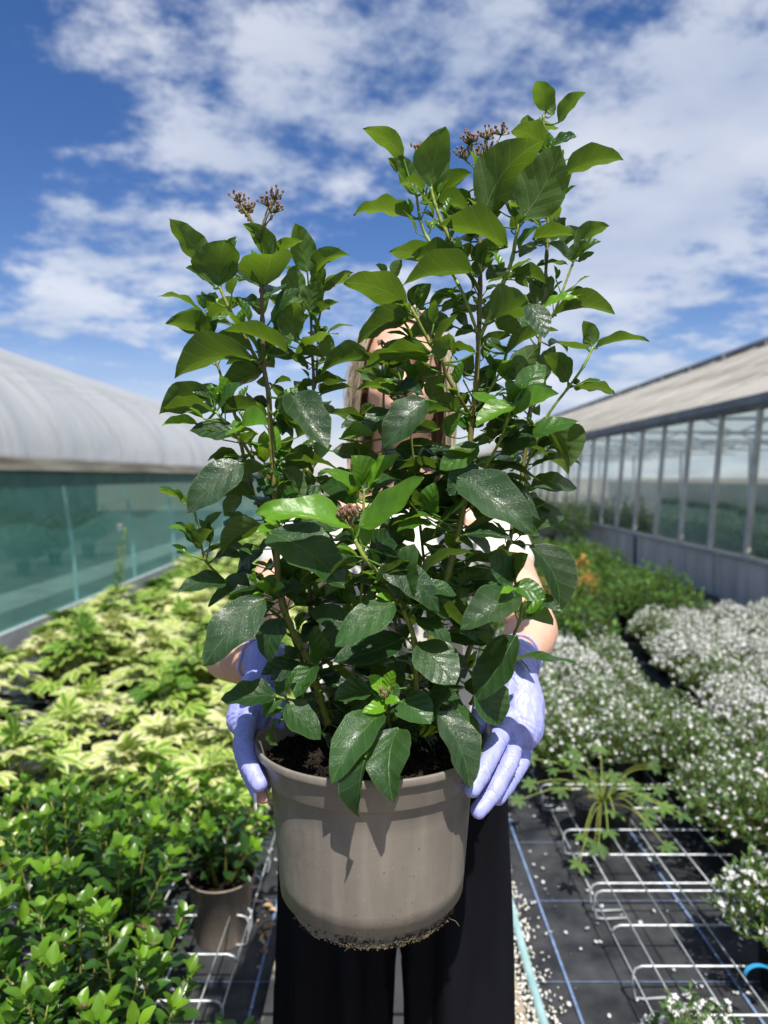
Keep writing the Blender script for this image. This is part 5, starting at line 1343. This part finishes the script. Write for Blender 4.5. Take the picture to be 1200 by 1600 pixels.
def skin_mat():
    m, t, p, o = mat('skin'); L = t.links.new
    tc = N(t, 'ShaderNodeTexCoord'); n = N(t, 'ShaderNodeTexNoise'); n.inputs['Scale'].default_value = 14; n.inputs['Detail'].default_value = 5; L(tc.outputs['Object'], n.inputs['Vector'])
    cr = N(t, 'ShaderNodeValToRGB'); e = cr.color_ramp.elements; e[0].position = .3; e[1].position = .7; e[0].color = (.60, .33, .23, 1); e[1].color = (.74, .45, .33, 1)
    L(n.outputs[0], cr.inputs[0]); L(cr.outputs[0], p.inputs['Base Color']); p.inputs['Roughness'].default_value = .45
    p.inputs['Subsurface Weight'].default_value = .15; p.inputs['Subsurface Radius'].default_value = (.02, .008, .004); p.inputs['Subsurface Scale'].default_value = .5
    n2 = N(t, 'ShaderNodeTexNoise'); n2.inputs['Scale'].default_value = 420; n2.inputs['Detail'].default_value = 3; L(tc.outputs['Object'], n2.inputs['Vector'])
    b = N(t, 'ShaderNodeBump'); b.inputs['Strength'].default_value = .25; b.inputs['Distance'].default_value = .0008; L(n2.outputs[0], b.inputs['Height']); L(b.outputs[0], p.inputs['Normal'])
    return m
M_skin = skin_mat()
def cloth(name, c1, c2, rough, folds, fscale, stretch, weave=0.0, spec=.25, sheen=0, soil=False):
    m, t, p, o = mat(name); L = t.links.new
    tc = N(t, 'ShaderNodeTexCoord'); mp = N(t, 'ShaderNodeMapping'); mp.inputs['Scale'].default_value = stretch; L(tc.outputs['Object'], mp.inputs[0])
    n = N(t, 'ShaderNodeTexNoise'); n.inputs['Scale'].default_value = fscale; n.inputs['Detail'].default_value = 4; n.inputs['Distortion'].default_value = .7; L(mp.outputs[0], n.inputs['Vector'])
    cr = N(t, 'ShaderNodeValToRGB'); e = cr.color_ramp.elements; e[0].position = .3; e[1].position = .7; e[0].color = rgb(c1); e[1].color = rgb(c2); L(n.outputs[0], cr.inputs[0]); L(cr.outputs[0], p.inputs['Base Color'])
    if soil:
        n9 = N(t, 'ShaderNodeTexNoise'); n9.inputs['Scale'].default_value = 60; n9.inputs['Detail'].default_value = 7; n9.inputs['Roughness'].default_value = .7; L(tc.outputs['Object'], n9.inputs['Vector'])
        r9 = N(t, 'ShaderNodeMapRange'); L(n9.outputs[0], r9.inputs[0]); r9.inputs[1].default_value = .60; r9.inputs[2].default_value = .72; r9.inputs[4].default_value = .45
        x9 = N(t, 'ShaderNodeMixRGB'); L(r9.outputs[0], x9.inputs[0]); L(cr.outputs[0], x9.inputs[1]); x9.inputs[2].default_value = (.14, .12, .16, 1); L(x9.outputs[0], p.inputs['Base Color'])
    p.inputs['Roughness'].default_value = rough; p.inputs['Specular IOR Level'].default_value = spec; p.inputs['Sheen Weight'].default_value = sheen
    b = N(t, 'ShaderNodeBump'); b.inputs['Strength'].default_value = 1; b.inputs['Distance'].default_value = folds; L(n.outputs[0], b.inputs['Height'])
    n2 = N(t, 'ShaderNodeTexNoise'); n2.inputs['Scale'].default_value = 600; L(tc.outputs['Object'], n2.inputs['Vector'])
    b2 = N(t, 'ShaderNodeBump'); b2.inputs['Strength'].default_value = .3; b2.inputs['Distance'].default_value = .0006; L(n2.outputs[0], b2.inputs['Height']); L(b.outputs[0], b2.inputs['Normal']); L(b2.outputs[0], p.inputs['Normal'])
    return m
M_trou = cloth('black_trouser_cloth', (.0022, .0024, .004), (.0055, .006, .009), .85, .02, 9, (1, 1, .16), spec=.12)
M_top = cloth('white_top_cloth', (.62, .60, .54), (.76, .74, .68), .8, .015, 9, (1, 1, .5))
M_glove = cloth('lilac_nitrile', (.29, .31, .67), (.36, .38, .75), .45, .0022, 48, (1.8, 1.8, .45), spec=.45, soil=True)
HX = at(628, 580, 1.25)
HC = Vector((HX.x, 1.25, HX.z-.010))          # centre of the skull
body = MB()
# head
ell(body, HC+Vector((0, .012, .022)), (.074, .092, .088))
ell(body, HC+Vector((0, -.022, -.040)), (.060, .066, .070))
ell(body, HC+Vector((0, -.052, -.092)), (.027, .026, .022))
ell(body, HC+Vector((-.034, -.058, -.032)), (.024, .020, .022)); ell(body, HC+Vector((.034, -.058, -.032)), (.024, .020, .022))
ell(body, HC+Vector((0, -.066, .030)), (.052, .020, .020))
cone(body, HC+Vector((0, -.083, .012)), HC+Vector((0, -.100, -.024)), .007, .011)
ell(body, HC+Vector((-.011, -.092, -.030)), (.007, .008, .006)); ell(body, HC+Vector((.011, -.092, -.030)), (.007, .008, .006))
ell(body, HC+Vector((0, -.080, -.056)), (.027, .014, .018))
for s in (-1, 1):
    ell(body, HC+Vector((s*.031, -.073, .0125)), (.0150, .0110, .0085)); ell(body, HC+Vector((s*.031, -.072, -.0045)), (.0145, .0105, .0070))
    ell(body, HC+Vector((s*.077, .008, -.012)), (.008, .016, .028), (0, 0, s*.3))
cone(body, HC+Vector((0, .012, -.06)), HC+Vector((0, .030, -.19)), .052, .056)
NK = HC+Vector((0, .030, -.19))
chain(body, [(NK, .056), (Vector((NK.x, 1.285, NK.z-.06)), .07)])
SZ = NK.z-.055
chest = Vector((NK.x, 1.275, SZ-.12))
ell(body, chest, (.150, .090, .16)); ell(body, Vector((NK.x, 1.27, 1.08)), (.125, .085, .16)); ell(body, Vector((.02, 1.27, .92)), (.15, .10, .13))
SH = {-1: Vector((NK.x-.165, 1.275, SZ-.03)), 1: Vector((NK.x+.165, 1.275, SZ-.03))}
cone(body, Vector((NK.x, 1.285, SZ-.01)), SH[-1], .060, .048); cone(body, Vector((NK.x, 1.285, SZ-.01)), SH[1], .060, .048)
EL = {-1: at(358, 1024, 1.05), 1: at(833, 985, 1.07)}
WR = {-1: at(424, 1036, .93), 1: at(803, 1040, .925)}
for s in (-1, 1):
    chain(body, [(SH[s], .047), (SH[s].lerp(EL[s], .5), .042), (EL[s], .038)])
    chain(body, [(EL[s], .038), (EL[s].lerp(WR[s], .35), .038), (EL[s].lerp(WR[s], .7), .029), (WR[s], .024)])
for s in (-1, 1):
    hip = Vector((.012+s*.085, 1.27, .88)); knee = Vector((.012+s*.095, 1.26, .48)); ank = Vector((.012+s*.10, 1.29, .09))
    chain(body, [(hip, .082), (knee, .052), (ank, .034)])
    cone(body, ank, Vector((ank.x+s*.02, 1.15, .045)), .032, .024)
# hands: finger joints as photo positions and distances
HAND = {
 1: dict(palm=[(at(806,1066,.905), .029), (at(812,1100,.885), .031), (at(812,1135,.865), .030)],
    fingers=[[(at(786,1140,.835), .0135), (at(772,1168,.80), .0125), (at(752,1208,.765), .0118), (at(738,1232,.750), .0105)],
             [(at(805,1148,.85), .0135), (at(797,1188,.815), .0125), (at(770,1238,.785), .0118), (at(748,1266,.770), .0105)],
             [(at(818,1145,.87), .0130), (at(815,1188,.845), .0120), (at(793,1226,.825), .0110), (at(778,1246,.812), .0100)],
             [(at(822,1128,.89), .0120), (at(824,1160,.885), .0108), (at(812,1195,.865), .0098), (at(795,1215,.845), .0090)]],
    thumb=[(at(798,1088,.885), .0150), (at(776,1093,.87), .0135), (at(754,1104,.86), .0125), (at(746,1136,.852), .0105)]),
 -1: dict(palm=[(at(413,1064,.908), .026), (at(397,1098,.885), .029), (at(388,1120,.87), .027)],
    fingers=[[(at(388,1125,.84), .0130), (at(380,1158,.815), .0122), (at(391,1196,.785), .0116), (at(405,1224,.770), .0104)],
             [(at(383,1125,.86), .0130), (at(378,1168,.835), .0122), (at(390,1205,.81), .0116), (at(404,1238,.795), .0100)],
             [(at(382,1120,.88), .0125), (at(384,1165,.86), .0115), (at(398,1205,.84), .0108), (at(412,1228,.82), .0098)],
             [(at(386,1110,.90), .0115), (at(390,1150,.89), .0105), (at(402,1182,.87), .0098), (at(414,1202,.86), .0090)]],
    thumb=[(at(404,1082,.885), .0145), (at(420,1088,.872), .0130), (at(436,1098,.865), .0120), (at(441,1126,.858), .0102)]),
}
for s in (-1, 1):
    H_ = HAND[s]
    for k in (.0,):
        chain(body, [(WR[s], .026)] + [(p, r*.80) for p, r in H_['palm']])
        for f in H_['fingers']: chain(body, [(H_['palm'][1][0], .015)] + [(p, r*.74) for p, r in f])
        chain(body, [(H_['palm'][0][0], .015)] + [(p, r*.74) for p, r in H_['thumb']])
# one bare fingertip sticking out of the torn glove
ft = [(at(404,1238,.795), .0094), (at(411,1247,.786), .0088)]
chain(body, ft)
bd_o = fuse(body, 'body', M_skin, .0042, person, 5)
nm = MB(); e0 = at(407, 1251, .778)
vs = []; fs = []
for i in range(9):
    u = i/8
    for j in range(5):
        v = (j-2)/2; w = .0046*(1 if u < .7 else math.sqrt(max(0, 1-((u-.7)/.3)**2)))
        p = e0+Vector((-.0062, -.0008, .010))+Vector((.0010, 0, -.0215))*u+Vector((.55, -.80, 0))*(v*w)+Vector((-.75, -.5, 0))*(.0016*(1-v*v))
        vs.append(p)
for i in range(8):
    for j in range(4): q = i*5+j; fs.append((q, q+1, q+6, q+5))
nm.add([tuple(Vector(p)-PO) for p in vs], fs)
nm.build('fingernail', noisy('white_nail', (.80, .74, .72), (.86, .82, .80), rough=.2, spec=.7), bd_o)

for s in (-1, 1):
    g = MB(); H_ = HAND[s]
    dirv = (EL[s]-WR[s]).normalized()
    chain(g, [(WR[s]+dirv*.014, .0325), (WR[s], .0305)] + H_['palm'])
    for i, f in enumerate(H_['fingers']): chain(g, [(H_['palm'][1][0], .017)] + [(p, r*.90) for p, r in f])
    # web of the hand: fan between the knuckles
    for a, b in zip(H_['fingers'][:-1], H_['fingers'][1:]): cone(g, a[0][0], b[0][0], .0120, .0120)
    chain(g, [(H_['palm'][0][0], .019)] + H_['thumb'])
    W0 = WR[s]
    JT = []
    for f in H_['fingers']+[H_['thumb']]:
        for i in (1, 2):
            JT.append((f[i][0], (f[i+1][0]-f[i-1][0]).normalized()))
        JT.append((f[0][0], (f[1][0]-f[0][0]).normalized()))
    JT.append((W0, dirv)); JT.append((W0-dirv*.012, dirv)); JT.append((W0+dirv*.012, (dirv+Vector((.3, 0, .2))).normalized()))
    def wr(p, n, W0=W0, dirv=dirv, JT=JT):
        cr_ = 0
        for J, d in JT:
            r_ = p-J
            rl = r_.length
            if rl > .034: continue
            q_ = r_.dot(d)+.0016*noise.noise(p*120)
            for o_, a_ in ((0, 1), (.0042, .7), (-.0045, .6)):
                cr_ -= .0011*a_*math.exp(-((q_-o_)/.0009)**2)*(.4+noise.noise(p*60+J*9)+.4)
            cr_ += .0006*math.exp(-((q_-.0021)/.0012)**2)
        # slack nitrile: folds across the palm, rings towards the cuff
        q = (p-W0).dot(dirv)
        a = .0004*math.sin(q*420+6*noise.noise(p*40)) * (1 if q > -.01 else .2)
        b = .0007*noise.noise(p*50)+.0003*noise.noise(p*170)+.0004
        return p+n*(a+b+cr_)
    o = fuse(g, 'glove', M_glove, .0015, person, 5, wr)
    cf = MB(); ring = []
    ax = dirv; s1 = ax.cross(Vector((0, 0, 1))).normalized(); s2 = ax.cross(s1)
    pts = [W0+dirv*(.038+.003*math.sin(3*a))+(s1*math.cos(a)+s2*math.sin(a))*(.0300+.0012*math.sin(5*a)) for a in [6.283*i/28 for i in range(29)]]
    cf.tube([p-PO for p in pts], .0017, 6); cf.build('cuff_bead', M_glove, o)

# shirt
sh = MB()
ell(sh, chest+Vector((0, 0, -.005)), (.163, .106, .165)); ell(sh, Vector((NK.x, 1.27, 1.08)), (.145, .103, .17)); ell(sh, Vector((.02, 1.27, .95)), (.165, .112, .12))
ell(sh, chest+Vector((-.062, -.06, -.03)), (.065, .058, .065)); ell(sh, chest+Vector((.062, -.06, -.03)), (.065, .058, .065))
for s in (-1, 1): cone(sh, Vector((NK.x+s*.075, 1.285, SZ-.035)), SH[s]+Vector((s*.0, 0, -.005)), .056, .057); cone(sh, SH[s], SH[s].lerp(EL[s], .30), .056, .054)
fuse(sh, 'shirt', M_top, .006, person, 8, lambda p, n: p+n*(.004*noise.noise(Vector((p.x*14, p.y*14, p.z*6)))))
# trousers: wide straight legs
tr = MB()
ell(tr, Vector((.016, 1.27, .90)), (.175, .118, .15)); ell(tr, Vector((.012, 1.265, .80)), (.195, .115, .12))
for s in (-1, 1):
    hip = Vector((.022+s*.100, 1.262, .80)); kn = Vector((.025+s*.113, 1.250, .46)); an = Vector((.025+s*.128, 1.27, .06))
    chain(tr, [(hip, .108), (kn, .097), (an, .105)])
def trf(p, n):
    q = math.atan2(p.x-(.1 if p.x > 0 else -.08), p.y-1.26)
    return p+n*(.013*math.sin(q*7+2*noise.noise(Vector((p.x*3, p.y*3, p.z*2.5))))*min(1, max(0, (.95-p.z)*2.2))+.006*noise.noise(Vector((p.x*9, p.y*9, p.z*3.4))))
fuse(tr, 'trousers', M_trou, .008, person, 8, trf)
for s in (-1, 1):
    so = MB(); a = Vector((.012+s*.10, 1.30, .06)); cone(so, a, a+Vector((s*.02, -.17, -.018)), .042, .036); cone(so, a+Vector((0, .03, -.01)), a, .040, .042)
    fuse(so, 'shoe', noisy('black_shoe', (.01, .01, .01), (.03, .03, .03), rough=.5), .005, person, 3)
# face details
lp = MB(); L0 = HC+Vector((0, -.094, -.0585))-PO
for up in (1, -1):
    pts = []
    for i in range(11):
        u = i/5-1; z = up*.0035*(1-u*u)+(.002*abs(u) if up > 0 else .001*abs(u)); pts.append(L0+Vector((u*.024, .012*u*u, z)))
    lp.tube(pts, [.0008+.0036*math.sqrt(max(0, 1-(i/5-1)**2)) for i in range(11)], 8)
lp.build('lips', noisy('lip_skin', (.50, .16, .15), (.60, .22, .20), rough=.35), bd_o)
for s in (-1, 1):
    e = MB(); e.ball(HC+Vector((s*.031, -.070, .004))-PO, .0120, 20, 14); eo = e.build('eyeball', noisy('eye_white', (.55, .50, .48), (.62, .58, .55), rough=.3), bd_o)
    i_ = MB(); i_.ball(HC+Vector((s*.031, -.0795, .004))-PO, (.0056, .0036, .0056), 16, 8); i_.build('iris', noisy('iris', (.05, .08, .10), (.10, .14, .16), rough=.1), bd_o)
    b_ = MB(); pts = [HC+Vector((s*(.016+.034*u), -.090+.022*u*u, .026+.006*math.sin(2.2*u)))-PO for u in [k/8 for k in range(9)]]
    b_.tube(pts, [.0022, .0026, .0026, .0024, .0022, .002, .0016, .0012, .0006], 6); b_.build('eyebrow', noisy('brow_hair', (.16, .10, .06), (.24, .16, .10), rough=.7), bd_o)
    l_ = MB(); pts = [HC+Vector((s*(.018+.027*u), -.083+.010*u*u, .006+.007*math.sin(3.14*u)))-PO for u in [k/8 for k in range(9)]]
    l_.tube(pts, .0016, 5); l_.build('eyelashes', noisy('lash', (.02, .015, .01), (.04, .03, .02), rough=.7), bd_o)
er = MB(); c = HC+Vector((-.086, .004, -.036))-PO
er.tube([c+Vector((.002*math.cos(a), .009*math.sin(a), -.008+.010*math.cos(a))) for a in [6.283*i/20 for i in range(21)]], .0012, 6)
er.build('earring', noisy('silver', (.7, .7, .7), (.8, .8, .8), rough=.2, metal=1), person)
# hair: scalp cap plus strands combed back and down to the shoulders
def hair_mat():
    m, t, p, o = mat('blond_hair'); L = t.links.new
    a = N(t, 'ShaderNodeAttribute', attribute_name='tint'); s = N(t, 'ShaderNodeSeparateXYZ'); L(a.outputs['Vector'], s.inputs[0])
    cr = N(t, 'ShaderNodeValToRGB'); e = cr.color_ramp.elements; e[0].color = (.24, .18, .12, 1); e[1].color = (.80, .68, .50, 1); k = e.new(.5); k.color = (.56, .45, .32, 1)
    L(s.outputs[0], cr.inputs[0]); L(cr.outputs[0], p.inputs['Base Color']); p.inputs['Roughness'].default_value = .4; p.inputs['Specular IOR Level'].default_value = .6
    return m
M_hair = hair_mat()
random.seed(77)
hr = MB()
cap = MB()
def headpt(th, ph, k=1.0):
    return HC+Vector((0, .014, .024))+Vector((.080*math.sin(th)*math.sin(ph), .098*math.sin(th)*math.cos(ph), .094*math.cos(th)))*k
vs = []; fs = []; na, nb = 22, 32
for i in range(na+1):
    for j in range(nb):
        ph = 6.283*j/nb; front = max(0, -math.cos(ph))
        thmax = R(118)-R(72)*front**.8
        vs.append(headpt(thmax*i/na, ph, 1.0)-PO)
for i in range(na):
    for j in range(nb): j2 = (j+1) % nb; fs.append((i*nb+j, (i+1)*nb+j, (i+1)*nb+j2, i*nb+j2))
hr.add(vs, fs, col=(.35, 0, 0))
for i in range(1700):
    side = random.choice((-1, 1))
    y0 = random.uniform(-.85, .9)                       # along the parting, front to back
    a0 = R(8)+random.random()*R(18)
    ph0 = math.atan2(side*.35, y0)
    # path: over the skull outwards, then hanging
    pts = []
    phe = side*(R(90)+R(62)*(-y0) if y0 < 0 else R(90)-R(70)*y0)
    phe += side*random.uniform(-.25, .18)
    thend = R(random.uniform(88, 108))
    lift = 1.03+random.random()*.07
    for k in range(7):
        u = k/6; th = R(12)*(1-u)+abs(y0)*R(30)*(1-u)+thend*u
        ph = phe*(.55+.45*u) if y0 < 0 else phe
        if y0 < -.2: ph = side*(math.pi-(math.pi-abs(phe))*(.55+.45*u)) if abs(phe) > 1.57 else ph
        pts.append(headpt(th, ph, lift))
    e = pts[-1]; dn = Vector((side*.004, .004, -.03)); fall = random.uniform(.10, .24)
    back = .035 if abs(phe) > R(100) else .0
    n2 = 6
    for k in range(1, n2+1):
        u = k/n2
        pts.append(e+Vector((side*(.010*math.sin(u*3)+random.uniform(-.002, .002)), back*u+.02*u+random.uniform(-.003, .003), -fall*u)))
    # keep hair off the face
    if any(p.y < HC.y-.055 and abs(p.x-HC.x) < .060 and p.z < HC.z+.062 for p in pts): continue
    w = random.uniform(.0006, .0013)
    hr.tube([p-PO for p in pts], [w]*(len(pts)-1)+[w*.3], 3, caps=False, col=(min(1, max(0, random.gauss(.5, .24))), 0, 0))
for i in range(60):   # flyaway wisps
    side = random.choice((-1, -1, 1)); th = R(random.uniform(50, 110)); p = headpt(th, side*R(90)+random.uniform(-.5, .5), 1.08)
    pts = [p+Vector((side*(.012*k/5)**1, .004*k, -.022*k+random.uniform(-.004, .004)))+Vector((side*.012*math.sin(k*.7), 0, 0)) for k in range(7)]
    hr.tube([q-PO for q in pts], .00028, 3, caps=False, col=(.7, 0, 0))
hr.build('hair', M_hair, person)
